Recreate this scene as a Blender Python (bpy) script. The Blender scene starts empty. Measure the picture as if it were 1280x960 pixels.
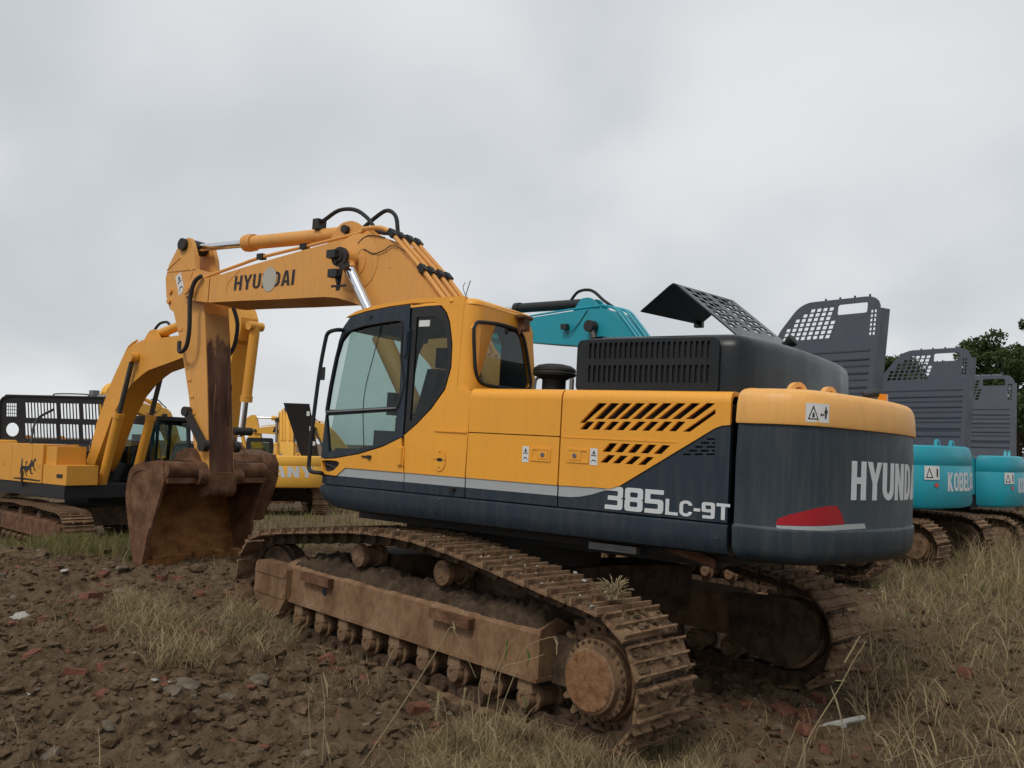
import bpy, bmesh, math, random
import numpy as np
from mathutils import Vector, Matrix
from mathutils.geometry import tessellate_polygon

random.seed(11)
rng = np.random.default_rng(11)
scene = bpy.context.scene
col = scene.collection
R = math.radians

# ---------------------------------------------------------------- camera
F_PX = 1046.43                       # focal length in pixels of the 1280 px wide photograph
CAM = Vector((-5.799, 5.954, 2.044))
CF = Vector((0.7082024, -0.7020631, 0.0745431))
CR = Vector((-0.7051761, -0.7085412, 0.0263843))
CU = Vector((-0.0342934, 0.0712515, 0.9968687))
cam_data = bpy.data.cameras.new("camera")
cam_data.sensor_width = 36.0
cam_data.lens = F_PX / 1280 * 36.0
cam_data.clip_start = 0.1
cam_data.clip_end = 3000
cam = bpy.data.objects.new("camera", cam_data)
m = Matrix((CR, CU, -CF)).transposed().to_4x4()
m.translation = CAM
cam.matrix_world = m
col.objects.link(cam)
scene.camera = cam
scene.render.resolution_x = 1024
scene.render.resolution_y = 768

# ---------------------------------------------------------------- sky, sun, exposure
SUN_EL, SUN_AZ = R(52), R(105)       # azimuth measured from +X towards +Y (soft sun behind the clouds)
world = bpy.data.worlds.new("World")
scene.world = world
world.use_nodes = True
wn, wl = world.node_tree.nodes, world.node_tree.links
wn.clear()
w_out = wn.new("ShaderNodeOutputWorld")
w_bg = wn.new("ShaderNodeBackground")
w_sky = wn.new("ShaderNodeTexSky")
w_sky.sky_type = 'NISHITA'
w_sky.sun_disc = False
w_sky.sun_elevation = SUN_EL
w_sky.sun_rotation = math.pi / 2 - SUN_AZ
w_sky.air_density = 1.0
w_sky.dust_density = 2.0
w_tc = wn.new("ShaderNodeTexCoord")
w_sep = wn.new("ShaderNodeSeparateXYZ")
w_add = wn.new("ShaderNodeMath"); w_add.operation = 'ADD'; w_add.inputs[1].default_value = 0.5
w_max = wn.new("ShaderNodeMath"); w_max.operation = 'MAXIMUM'; w_max.inputs[1].default_value = 0.05
w_dv = wn.new("ShaderNodeVectorMath"); w_dv.operation = 'DIVIDE'
w_cmb = wn.new("ShaderNodeCombineXYZ")
wl.new(w_tc.outputs['Generated'], w_sep.inputs[0])
wl.new(w_sep.outputs['Z'], w_add.inputs[0])
wl.new(w_add.outputs[0], w_max.inputs[0])
for i in range(3):
    wl.new(w_max.outputs[0], w_cmb.inputs[i])
wl.new(w_tc.outputs['Generated'], w_dv.inputs[0])
wl.new(w_cmb.outputs[0], w_dv.inputs[1])
w_map = wn.new("ShaderNodeMapping")
w_map.inputs['Location'].default_value = (3.1, 7.45, 0)
w_map.inputs['Rotation'].default_value = (0, 0, R(28))
w_map.inputs['Scale'].default_value = (1.0, 1.25, 0.0)
wl.new(w_dv.outputs[0], w_map.inputs['Vector'])
w_noise = wn.new("ShaderNodeTexNoise")
w_noise.inputs['Scale'].default_value = 1.9
w_noise.inputs['Detail'].default_value = 4.0
w_noise.inputs['Roughness'].default_value = 0.42
w_noise.inputs['Distortion'].default_value = 0.25
wl.new(w_map.outputs[0], w_noise.inputs['Vector'])
w_ramp = wn.new("ShaderNodeValToRGB")
w_ramp.color_ramp.interpolation = 'EASE'
e = w_ramp.color_ramp.elements
e[0].position = 0.30; e[0].color = (5.6, 5.9, 6.2, 1)
e[1].position = 0.70; e[1].color = (7.75, 7.9, 8.0, 1)
wl.new(w_noise.outputs['Fac'], w_ramp.inputs['Fac'])
w_mix = wn.new("ShaderNodeMix"); w_mix.data_type = 'RGBA'
w_mix.inputs['Factor'].default_value = 0.93      # closed cloud deck over the clear sky
wl.new(w_sky.outputs[0], w_mix.inputs['A'])
wl.new(w_ramp.outputs['Color'], w_mix.inputs['B'])
wl.new(w_mix.outputs['Result'], w_bg.inputs['Color'])
w_bg.inputs['Strength'].default_value = 0.1
wl.new(w_bg.outputs[0], w_out.inputs[0])

sun_data = bpy.data.lights.new("sun", 'SUN')
sun_data.energy = 1.5
sun_data.angle = R(14)
sun_data.color = (1.0, 0.965, 0.92)
sun = bpy.data.objects.new("sun", sun_data)
sd = Vector((math.cos(SUN_EL) * math.cos(SUN_AZ), math.cos(SUN_EL) * math.sin(SUN_AZ), math.sin(SUN_EL)))
sun.rotation_euler = sd.to_track_quat('Z', 'Y').to_euler()
col.objects.link(sun)

scene.view_settings.view_transform = 'Standard'
scene.view_settings.look = 'None'
scene.view_settings.exposure = 0.06
scene.view_settings.gamma = 1.0
scene.render.engine = 'CYCLES'

# ---------------------------------------------------------------- reading the photograph's pixels as directions
TILT = Matrix.Rotation(R(1.7), 3, Vector((0.7118, -0.7024, 0)))   # the digger leans a little on the soft ground
if (TILT @ Vector((1, 1, 0))).z < 0:
    TILT = TILT.transposed()
SWING = 0.22476                      # house swung on its undercarriage
def ray(u, v):
    return CF + CR * ((u - 640) / F_PX) - CU * ((v - 480) / F_PX)
def hit(u, v, val, ax, rot):
    q = rot.transposed()
    c, d = q @ CAM, q @ ray(u, v)
    return c + d * ((val - c[ax]) / d[ax])
ROT_U = TILT @ Matrix.Rotation(SWING, 3, 'Z')
def UP(u, v, Y=1.49):                # pixel -> (X, Z) on the plane Y of the digger's house
    p = hit(u, v, Y, 1, ROT_U)
    return (p.x, p.z)
def UX(u, v, X):                     # pixel -> (Y, Z) on the plane X of the house
    p = hit(u, v, X, 0, ROT_U)
    return (p.y, p.z)
def TP(u, v, Y):                     # pixel -> (X, Z) on the plane Y of the undercarriage
    p = hit(u, v, Y, 1, TILT)
    return (p.x, p.z)
def GP(u, v, z=0.0):                 # pixel -> ground point
    return hit(u, v, z, 2, Matrix.Identity(3))
# ---------------------------------------------------------------- materials
def _mat(name):
    m = bpy.data.materials.new(name)
    m.use_nodes = True
    nt = m.node_tree
    b = nt.nodes["Principled BSDF"]
    return m, nt, b
def _noise(nt, scale, detail=5, rough=0.55, vec=None, dist=0.0):
    n = nt.nodes.new("ShaderNodeTexNoise")
    n.inputs['Scale'].default_value = scale
    n.inputs['Detail'].default_value = detail
    n.inputs['Roughness'].default_value = rough
    n.inputs['Distortion'].default_value = dist
    if vec: nt.links.new(vec, n.inputs['Vector'])
    return n
def _coord(nt, scale=(1, 1, 1), kind='Object'):
    tc = nt.nodes.new("ShaderNodeTexCoord")
    mp = nt.nodes.new("ShaderNodeMapping")
    mp.inputs['Scale'].default_value = scale
    nt.links.new(tc.outputs[kind], mp.inputs['Vector'])
    return mp.outputs[0]
def _ramp(nt, fac, stops):
    r = nt.nodes.new("ShaderNodeValToRGB")
    el = r.color_ramp.elements
    while len(el) < len(stops): el.new(0.5)
    for x, (p, c) in zip(el, stops):
        x.position = p
        x.color = (*c, 1) if len(c) == 3 else c
    nt.links.new(fac, r.inputs['Fac'])
    return r.outputs['Color']
def _mixc(nt, fac, a, b, blend='MIX'):
    mx = nt.nodes.new("ShaderNodeMix"); mx.data_type = 'RGBA'; mx.blend_type = blend
    for key, val in (('Factor', fac), ('A', a), ('B', b)):
        if isinstance(val, (int, float)): mx.inputs[key].default_value = val
        elif isinstance(val, tuple): mx.inputs[key].default_value = (*val, 1)
        else: nt.links.new(val, mx.inputs[key])
    return mx.outputs['Result']
def _bump(nt, b, h, strength, dist=0.02):
    bp = nt.nodes.new("ShaderNodeBump")
    bp.inputs['Strength'].default_value = strength
    bp.inputs['Distance'].default_value = dist
    nt.links.new(h, bp.inputs['Height'])
    nt.links.new(bp.outputs[0], b.inputs['Normal'])
def g(v): return (v, v, v)

def paint(name, colr, rough=0.42, dirt=(0.16, 0.115, 0.075), amount=0.35, spec=0.4, chips=0.0, chipcol=(0.10, 0.045, 0.025)):
    m, nt, b = _mat(name)
    v = _coord(nt)
    big = _noise(nt, 1.7, 6, 0.6, v)
    streak = _noise(nt, 3.0, 5, 0.6, _coord(nt, (7, 7, 0.55)))
    fine = _noise(nt, 38, 4, 0.6, v)
    base = _mixc(nt, _ramp(nt, big.outputs['Fac'], [(0.35, g(0.0)), (0.7, g(0.34))]), colr, tuple(min(1, c * 0.74 + 0.03) for c in colr))
    dfac = _ramp(nt, streak.outputs['Fac'], [(0.46, g(0.0)), (0.80, g(amount))])
    base = _mixc(nt, dfac, base, dirt)
    sfac = _ramp(nt, fine.outputs['Fac'], [(0.60, g(0.0)), (0.78, g(amount * 0.7))])
    base = _mixc(nt, sfac, base, dirt)
    if chips:
        cn = _noise(nt, 9, 8, 0.72, v, 0.3)
        base = _mixc(nt, _ramp(nt, cn.outputs['Fac'], [(0.66 - chips * 0.1, g(0.0)), (0.69 - chips * 0.1, g(0.9))]), base, chipcol)
    nt.links.new(base, b.inputs['Base Color'])
    nt.links.new(_ramp(nt, big.outputs['Fac'], [(0.3, g(rough - 0.08)), (0.75, g(rough + 0.18))]), b.inputs['Roughness'])
    b.inputs['Specular IOR Level'].default_value = spec
    _bump(nt, b, fine.outputs['Fac'], 0.05, 0.004)
    return m
def rusty(name, c0, c1, c2, scale=5.0, rough=0.82, bump=0.5, metal=0.0, stretch=(1, 1, 1)):
    m, nt, b = _mat(name)
    v = _coord(nt, stretch)
    n1 = _noise(nt, scale, 8, 0.65, v, 0.2)
    n2 = _noise(nt, scale * 9, 5, 0.6, v)
    base = _ramp(nt, n1.outputs['Fac'], [(0.32, c0), (0.52, c1), (0.72, c2)])
    base = _mixc(nt, _ramp(nt, n2.outputs['Fac'], [(0.42, g(0.0)), (0.72, g(0.55))]), base, c0)
    nt.links.new(base, b.inputs['Base Color'])
    b.inputs['Roughness'].default_value = rough
    b.inputs['Metallic'].default_value = metal
    b.inputs['Specular IOR Level'].default_value = 0.25
    _bump(nt, b, n2.outputs['Fac'], bump, 0.012)
    return m
def plain(name, colr, rough=0.6, metal=0.0, spec=0.4, var=0.25, scale=14):
    m, nt, b = _mat(name)
    n = _noise(nt, scale, 5, 0.6, _coord(nt))
    base = _mixc(nt, _ramp(nt, n.outputs['Fac'], [(0.35, g(0.0)), (0.75, g(var * 2))]), colr, tuple(c * 0.55 + 0.012 for c in colr))
    nt.links.new(base, b.inputs['Base Color'])
    b.inputs['Roughness'].default_value = rough
    b.inputs['Metallic'].default_value = metal
    b.inputs['Specular IOR Level'].default_value = spec
    return m
def glass(name, tint, refl=0.08, rough=0.02):
    m = bpy.data.materials.new(name); m.use_nodes = True
    nt = m.node_tree; nt.nodes.clear()
    out = nt.nodes.new("ShaderNodeOutputMaterial")
    tr = nt.nodes.new("ShaderNodeBsdfTransparent"); tr.inputs[0].default_value = (*tint, 1)
    gl = nt.nodes.new("ShaderNodeBsdfGlossy"); gl.inputs['Roughness'].default_value = rough
    gl.inputs['Color'].default_value = (0.9, 0.95, 0.95, 1)
    fr = nt.nodes.new("ShaderNodeFresnel"); fr.inputs['IOR'].default_value = 1.45
    df = nt.nodes.new("ShaderNodeBsdfDiffuse"); df.inputs[0].default_value = (0.30, 0.27, 0.22, 1)
    nz = _noise(nt, 6, 6, 0.6, _coord(nt))
    dust = _ramp(nt, nz.outputs['Fac'], [(0.5, g(0.0)), (0.85, g(0.05))])
    mx = nt.nodes.new("ShaderNodeMixShader"); m2 = nt.nodes.new("ShaderNodeMixShader")
    gi = nt.nodes.new('ShaderNodeNewGeometry')
    front = nt.nodes.new('ShaderNodeMath'); front.operation = 'SUBTRACT'; front.inputs[0].default_value = 1.0
    nt.links.new(gi.outputs['Backfacing'], front.inputs[1])
    fm = nt.nodes.new('ShaderNodeMath'); fm.operation = 'MULTIPLY'
    nt.links.new(fr.outputs[0], fm.inputs[0]); nt.links.new(front.outputs[0], fm.inputs[1])
    nt.links.new(fm.outputs[0], mx.inputs[0]); nt.links.new(tr.outputs[0], mx.inputs[1]); nt.links.new(gl.outputs[0], mx.inputs[2])
    nt.links.new(dust, m2.inputs[0]); nt.links.new(mx.outputs[0], m2.inputs[1]); nt.links.new(df.outputs[0], m2.inputs[2])
    nt.links.new(m2.outputs[0], out.inputs[0])
    return m

M = {}
M['yellow'] = paint('yellow_paint', (0.81, 0.352, 0.031), 0.40, amount=0.10)
M['yellow_boom'] = paint('boom_yellow_paint', (0.69, 0.322, 0.072), 0.5, amount=0.22, chips=0.2)
M['yellow_cw'] = paint('faded_yellow_paint', (0.78, 0.395, 0.10), 0.48, amount=0.18)
M['yellow_old'] = paint('old_yellow_paint', (0.70, 0.315, 0.034), 0.45, amount=0.12, chips=0.2)
M['yellow_far'] = paint('lemon_yellow_paint', (0.76, 0.395, 0.045), 0.5, amount=0.2)
M['navy'] = paint('navy_paint', (0.017, 0.029, 0.043), 0.40, dirt=(0.10, 0.09, 0.075), amount=0.34, spec=0.28, chips=0.06, chipcol=(0.11, 0.095, 0.075))
M['slate_cw'] = paint('slate_paint', (0.021, 0.033, 0.043), 0.42, dirt=(0.10, 0.095, 0.085), amount=0.42, spec=0.24)
M['hood'] = paint('black_hood_paint', (0.009, 0.0115, 0.014), 0.30, dirt=(0.04, 0.038, 0.033), amount=0.2, spec=0.26)
M['lid'] = paint('blue_black_lid_paint', (0.045, 0.051, 0.070), 0.5, dirt=(0.10, 0.10, 0.10), amount=0.25)
M['teal'] = paint('teal_paint', (0.006, 0.295, 0.375), 0.42, dirt=(0.10, 0.12, 0.10), amount=0.22)
M['silver'] = plain('silver_stripe', (0.36, 0.38, 0.38), 0.45, var=0.08)
M['patch'] = plain('warm_grey_overpaint', (0.43, 0.405, 0.34), 0.6, var=0.12)
M['white'] = plain('white_vinyl', (0.66, 0.66, 0.64), 0.5, var=0.06)
M['letter'] = plain('pale_grey_vinyl', (0.58, 0.60, 0.61), 0.5, var=0.08)
M['ink'] = plain('black_print', (0.02, 0.02, 0.02), 0.6)
M['red'] = plain('red_reflector', (0.35, 0.010, 0.018), 0.3, var=0.1)
M['redpaint'] = plain('red_print', (0.60, 0.07, 0.05), 0.5)
M['orange_lens'] = plain('orange_lens', (0.85, 0.28, 0.01), 0.25)
M['chrome'] = plain('chromed_rod', (0.72, 0.74, 0.76), 0.16, metal=1.0, var=0.1)
M['dullrod'] = plain('dull_rod', (0.10, 0.09, 0.08), 0.45, metal=0.6, var=0.2)
M['black'] = plain('black_paint', (0.012, 0.012, 0.013), 0.5)
M['rubber'] = plain('black_rubber', (0.014, 0.014, 0.014), 0.7)
M['plastic'] = plain('dark_plastic', (0.022, 0.023, 0.024), 0.55)
M['darkmetal'] = plain('dark_bare_metal', (0.035, 0.031, 0.028), 0.6, metal=0.3)
M['steel'] = plain('grey_steel', (0.22, 0.22, 0.22), 0.45, metal=0.6)
M['seat'] = plain('grey_seat_cloth', (0.035, 0.037, 0.042), 0.85)
M['track'] = rusty('muddy_track_steel', (0.058, 0.032, 0.018), (0.205, 0.122, 0.066), (0.285, 0.190, 0.114), 7)
M['trackdark'] = rusty('greasy_link_steel', (0.028, 0.018, 0.011), (0.090, 0.056, 0.034), (0.145, 0.095, 0.058), 8)
M['frame'] = rusty('dusty_frame_steel', (0.105, 0.050, 0.023), (0.225, 0.132, 0.071), (0.285, 0.190, 0.118), 3.2, bump=0.35, stretch=(1, 1, 0.5))
M['cap'] = rusty('rust_cap_steel', (0.095, 0.040, 0.018), (0.25, 0.122, 0.054), (0.31, 0.185, 0.10), 16, bump=0.6)
M['rust'] = rusty('rusted_steel', (0.062, 0.027, 0.014), (0.150, 0.071, 0.036), (0.225, 0.128, 0.072), 5, bump=0.4)
M['rust_in'] = rusty('orange_rust_steel', (0.11, 0.042, 0.014), (0.31, 0.135, 0.042), (0.40, 0.20, 0.078), 3.4, bump=0.4, stretch=(1, 1, 1.6))
M['worn'] = rusty('worn_arm_steel', (0.050, 0.022, 0.014), (0.12, 0.058, 0.034), (0.21, 0.115, 0.062), 6, bump=0.35, stretch=(1, 1, 0.35))
def worn_arm():
    m, nt, b = _mat('worn_arm_paint')
    v = _coord(nt)
    tc = nt.nodes.new("ShaderNodeTexCoord"); sp = nt.nodes.new("ShaderNodeSeparateXYZ"); nt.links.new(tc.outputs['Object'], sp.inputs[0])
    n1 = _noise(nt, 4.5, 9, 0.72, _coord(nt, (1.6, 1.6, 0.5)), 0.4); n2 = _noise(nt, 34, 5, 0.6, v); n3 = _noise(nt, 2.3, 6, 0.6, _coord(nt, (2, 2, .4)))
    mr = nt.nodes.new("ShaderNodeMapRange"); mr.inputs['From Min'].default_value = 3.45; mr.inputs['From Max'].default_value = 2.55; mr.inputs['To Min'].default_value = -0.12; mr.inputs['To Max'].default_value = 0.42
    nt.links.new(sp.outputs['Z'], mr.inputs['Value'])
    ad = nt.nodes.new("ShaderNodeMath"); ad.operation = 'ADD'; nt.links.new(mr.outputs[0], ad.inputs[0]); nt.links.new(n1.outputs['Fac'], ad.inputs[1])
    f = _ramp(nt, ad.outputs[0], [(0.50, g(0.0)), (0.62, g(1.0))])
    rust_c = _ramp(nt, n3.outputs['Fac'], [(0.30, (0.050, 0.022, 0.014)), (0.50, (0.105, 0.046, 0.027)), (0.70, (0.19, 0.10, 0.055))])
    base = _mixc(nt, f, (0.50, 0.25, 0.085), rust_c)
    base = _mixc(nt, _ramp(nt, n2.outputs['Fac'], [(0.5, g(0.0)), (0.75, g(0.5))]), base, (0.06, 0.032, 0.02))
    nt.links.new(base, b.inputs['Base Color']); b.inputs['Roughness'].default_value = 0.75; b.inputs['Specular IOR Level'].default_value = 0.25
    _bump(nt, b, n2.outputs['Fac'], 0.3, 0.008)
    return m
M['worn_arm'] = worn_arm()
M['mud'] = rusty('caked_mud', (0.028, 0.018, 0.011), (0.070, 0.046, 0.028), (0.12, 0.083, 0.053), 9, rough=0.95, bump=0.9)
M['glass'] = glass('cab_glass', (0.72, 0.79, 0.77))
M['glass_dark'] = glass('tinted_glass', (0.10, 0.115, 0.115))
M['glass_mid'] = glass('dusty_glass', (0.78, 0.79, 0.74))
M['brick'] = rusty('red_brick', (0.070, 0.036, 0.024), (0.185, 0.068, 0.040), (0.235, 0.115, 0.078), 11, rough=0.95, bump=0.7)
M['stone'] = rusty('grey_stone', (0.07, 0.054, 0.038), (0.15, 0.12, 0.085), (0.24, 0.205, 0.155), 9, rough=0.92, bump=0.7)
M['whitebit'] = plain('white_rubble', (0.34, 0.325, 0.29), 0.8)
M['bark'] = rusty('bark', (0.03, 0.022, 0.015), (0.06, 0.045, 0.03), (0.09, 0.07, 0.05), 12)
def leafmat(name, cols, rough=0.7, trans=0.35):
    m, nt, b = _mat(name)
    gi = nt.nodes.new("ShaderNodeNewGeometry")
    c = _ramp(nt, gi.outputs['Random Per Island'], [(i / (len(cols) - 1), x) for i, x in enumerate(cols)])
    nt.links.new(c, b.inputs['Base Color'])
    b.inputs['Roughness'].default_value = rough
    b.inputs['Specular IOR Level'].default_value = 0.2
    tl = nt.nodes.new("ShaderNodeBsdfTranslucent")
    nt.links.new(c, tl.inputs[0])
    mx = nt.nodes.new("ShaderNodeMixShader"); mx.inputs[0].default_value = trans
    nt.links.new(b.outputs[0], mx.inputs[1]); nt.links.new(tl.outputs[0], mx.inputs[2])
    nt.links.new(mx.outputs[0], nt.nodes["Material Output"].inputs[0])
    return m
M['leaf'] = leafmat('tree_leaves', [(0.030, 0.050, 0.016), (0.060, 0.088, 0.028), (0.095, 0.120, 0.042)])
M['straw'] = leafmat('dry_grass', [(0.15, 0.105, 0.052), (0.30, 0.225, 0.118), (0.45, 0.36, 0.205), (0.21, 0.165, 0.082)])
M['grass'] = leafmat('green_grass', [(0.085, 0.085, 0.026), (0.16, 0.145, 0.050), (0.25, 0.205, 0.092), (0.10, 0.11, 0.032)])
M['weed'] = leafmat('pale_weed', [(0.34, 0.27, 0.15), (0.42, 0.35, 0.20), (0.28, 0.22, 0.12)])
M['weedgreen'] = leafmat('green_weed', [(0.06, 0.12, 0.025), (0.12, 0.19, 0.04)])

def soil_mat():
    m, nt, b = _mat('soil')
    v = _coord(nt, kind='Object')
    n1 = _noise(nt, 0.75, 6, 0.65, v)
    n2 = _noise(nt, 5.5, 9, 0.72, v, 0.3)
    n3 = _noise(nt, 46, 5, 0.65, v)
    base = _ramp(nt, n2.outputs['Fac'], [(0.30, (0.032, 0.020, 0.011)), (0.48, (0.100, 0.064, 0.037)), (0.70, (0.215, 0.150, 0.093))])
    base = _mixc(nt, _ramp(nt, n1.outputs['Fac'], [(0.40, g(0.0)), (0.62, g(0.70))]), base, (0.145, 0.102, 0.060))
    base = _mixc(nt, _ramp(nt, n3.outputs['Fac'], [(0.60, g(0.0)), (0.75, g(0.6))]), base, (0.22, 0.175, 0.125))
    vo = nt.nodes.new("ShaderNodeTexVoronoi"); vo.inputs['Scale'].default_value = 26
    nt.links.new(v, vo.inputs['Vector'])
    spk = _ramp(nt, vo.outputs['Color'], [(0.80, g(0.0)), (0.82, g(0.75))])
    near = _ramp(nt, vo.outputs['Distance'], [(0.20, g(1.0)), (0.26, g(0.0))])
    base = _mixc(nt, _mixc(nt, 1.0, spk, near, 'MULTIPLY'), base, (0.20, 0.115, 0.075))
    nt.links.new(base, b.inputs['Base Color'])
    b.inputs['Roughness'].default_value = 0.95
    b.inputs['Specular IOR Level'].default_value = 0.12
    ad = nt.nodes.new("ShaderNodeMath"); ad.operation = 'ADD'
    nt.links.new(n2.outputs['Fac'], ad.inputs[0]); nt.links.new(n3.outputs['Fac'], ad.inputs[1])
    _bump(nt, b, ad.outputs[0], 0.9, 0.035)
    return m
M['soil'] = soil_mat()
# ---------------------------------------------------------------- mesh helpers
class MB:
    """collects shapes into one mesh"""
    def __init__(s):
        s.v, s.f, s.mi, s.cur = [], [], [], 0
    def add(s, verts, faces):
        o = len(s.v)
        s.v.extend(tuple(p) for p in verts)
        s.f.extend(tuple(i + o for i in q) for q in faces)
        s.mi.extend([s.cur] * len(faces))
        return s
    def addbm(s, bm, bev=0, seg=2, ang=25):
        if bev:
            ed = [e for e in bm.edges if len(e.link_faces) == 2 and e.calc_face_angle(0) > R(ang)]
            if ed:
                bmesh.ops.bevel(bm, geom=ed, offset=bev, segments=seg, profile=0.5, affect='EDGES', clamp_overlap=True)
        bmesh.ops.recalc_face_normals(bm, faces=bm.faces)
        bm.verts.index_update()
        s.add([v.co for v in bm.verts], [[v.index for v in f.verts] for f in bm.faces])
        bm.free()
        return s
    def hull6(s, q0, q1, bev=0, seg=2):
        """prism between two matching point loops"""
        bm = bmesh.new()
        a = [bm.verts.new(p) for p in q0]; b = [bm.verts.new(p) for p in q1]
        n = len(a)
        bm.faces.new(a); bm.faces.new(list(reversed(b)))
        for i in range(n):
            bm.faces.new((a[i], b[i], b[(i + 1) % n], a[(i + 1) % n]))
        return s.addbm(bm, bev, seg)
    def box(s, x0, x1, y0, y1, z0, z1, bev=0, seg=2):
        return s.hull6([(x0, y0, z0), (x1, y0, z0), (x1, y1, z0), (x0, y1, z0)],
                       [(x0, y0, z1), (x1, y0, z1), (x1, y1, z1), (x0, y1, z1)], bev, seg)
    def prism(s, pts, a0, a1, axis='y', bev=0, seg=2):
        f = {'y': lambda p, a: (p[0], a, p[1]), 'z': lambda p, a: (p[0], p[1], a), 'x': lambda p, a: (a, p[0], p[1])}[axis]
        return s.hull6([f(p, a0) for p in pts], [f(p, a1) for p in pts], bev, seg)
    def cyl(s, p0, p1, r0, r1=None, n=16, bev=0):
        r1 = r0 if r1 is None else r1
        p0, p1 = Vector(p0), Vector(p1)
        d = (p1 - p0).normalized()
        a = d.orthogonal().normalized(); b = d.cross(a)
        ring = lambda p, r: [p + (a * math.cos(2 * math.pi * i / n) + b * math.sin(2 * math.pi * i / n)) * r for i in range(n)]
        return s.hull6(ring(p0, r0), ring(p1, r1), bev, 1)
    def lathe(s, prof, org, axis, n=24):
        """prof: (radius, height) along axis from org"""
        org, d = Vector(org), Vector(axis).normalized()
        a = d.orthogonal().normalized(); b = d.cross(a)
        vs = []
        for r, hh in prof:
            for i in range(n):
                t = 2 * math.pi * i / n
                vs.append(org + d * hh + (a * math.cos(t) + b * math.sin(t)) * max(r, 1e-4))
        fs = []
        for k in range(len(prof) - 1):
            for i in range(n):
                j = (i + 1) % n
                fs.append((k * n + i, k * n + j, (k + 1) * n + j, (k + 1) * n + i))
        return s.add(vs, fs)
    def tube(s, path, r, n=8, sm=4, cap=True):
        P = [Vector(p) for p in path]
        if sm > 1 and len(P) > 2:
            Q = []
            for i in range(len(P) - 1):
                p0 = P[max(i - 1, 0)]; p1 = P[i]; p2 = P[i + 1]; p3 = P[min(i + 2, len(P) - 1)]
                for k in range(sm):
                    t = k / sm
                    Q.append(0.5 * ((2 * p1) + (p2 - p0) * t + (2 * p0 - 5 * p1 + 4 * p2 - p3) * t * t + (3 * p1 - p0 - 3 * p2 + p3) * t ** 3))
            Q.append(P[-1]); P = Q
        a = None; vs = []; m = len(P)
        for i, p in enumerate(P):
            d = (P[min(i + 1, m - 1)] - P[max(i - 1, 0)]).normalized()
            a = d.orthogonal().normalized() if a is None else (a - d * a.dot(d)).normalized()
            b = d.cross(a)
            rr = r(i / (m - 1)) if callable(r) else r
            for k in range(n):
                t = 2 * math.pi * k / n
                vs.append(p + (a * math.cos(t) + b * math.sin(t)) * rr)
        fs = []
        for i in range(m - 1):
            for k in range(n):
                j = (k + 1) % n
                fs.append((i * n + k, i * n + j, (i + 1) * n + j, (i + 1) * n + k))
        if cap:
            fs.append(tuple(range(n - 1, -1, -1))); fs.append(tuple((m - 1) * n + k for k in range(n)))
        return s.add(vs, fs)
    def plate(s, outer, holes, fn, th):
        """flat plate with holes: fn(a, b, d) places it, th is its thickness"""
        loops = [outer] + list(holes)
        flat = [p for l in loops for p in l]
        tri = tessellate_polygon([[Vector((p[0], p[1], 0)) for p in l] for l in loops])
        n = len(flat)
        vs = [fn(p[0], p[1], 0) for p in flat] + [fn(p[0], p[1], th) for p in flat]
        fs = [tuple(t) for t in tri] + [tuple(i + n for i in reversed(t)) for t in tri]
        o = 0
        for l in loops:
            k = len(l)
            for i in range(k):
                j = (i + 1) % k
                fs.append((o + i, o + j, o + j + n, o + i + n))
            o += k
        bm = bmesh.new()
        bv = [bm.verts.new(p) for p in vs]
        for q in fs:
            try: bm.faces.new([bv[i] for i in q])
            except ValueError: pass
        return s.addbm(bm)
    def stack(s, rings, top=True, bottom=True):
        n = len(rings[0]); vs = [p for r_ in rings for p in r_]; fs = []
        for k in range(len(rings) - 1):
            for i in range(n):
                j = (i + 1) % n
                fs.append((k * n + i, k * n + j, (k + 1) * n + j, (k + 1) * n + i))
        bm = bmesh.new()
        bv = [bm.verts.new(p) for p in vs]
        for q in fs: bm.faces.new([bv[i] for i in q])
        if bottom: bm.faces.new([bv[i] for i in range(n - 1, -1, -1)])
        if top: bm.faces.new([bv[(len(rings) - 1) * n + i] for i in range(n)])
        return s.addbm(bm)
    def blob(s, c, r, sub=1, amp=0.3, sq=(1, 1, 1), seed=0):
        bm = bmesh.new()
        bmesh.ops.create_icosphere(bm, subdivisions=sub, radius=1)
        rr = random.Random(seed)
        for v in bm.verts:
            k = 1 + rr.uniform(-amp, amp)
            v.co = Vector((c[0] + v.co.x * r * sq[0] * k, c[1] + v.co.y * r * sq[1] * k, c[2] + v.co.z * r * sq[2] * k))
        return s.addbm(bm)
    def mesh(s, name, mats, ang=32):
        me = bpy.data.meshes.new(name)
        me.from_pydata(s.v, [], s.f)
        mats = mats if isinstance(mats, (list, tuple)) else [mats]
        for x in mats: me.materials.append(M[x] if isinstance(x, str) else x)
        if len(mats) > 1: me.polygons.foreach_set('material_index', s.mi)
        me.polygons.foreach_set('use_smooth', [True] * len(me.polygons))
        me.set_sharp_from_angle(angle=R(ang))
        me.update()
        return me
    def obj(s, name, mats, parent=None, rz=0.0, ang=32):
        return link(name, s.mesh(name, mats, ang), parent, rz)

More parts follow.
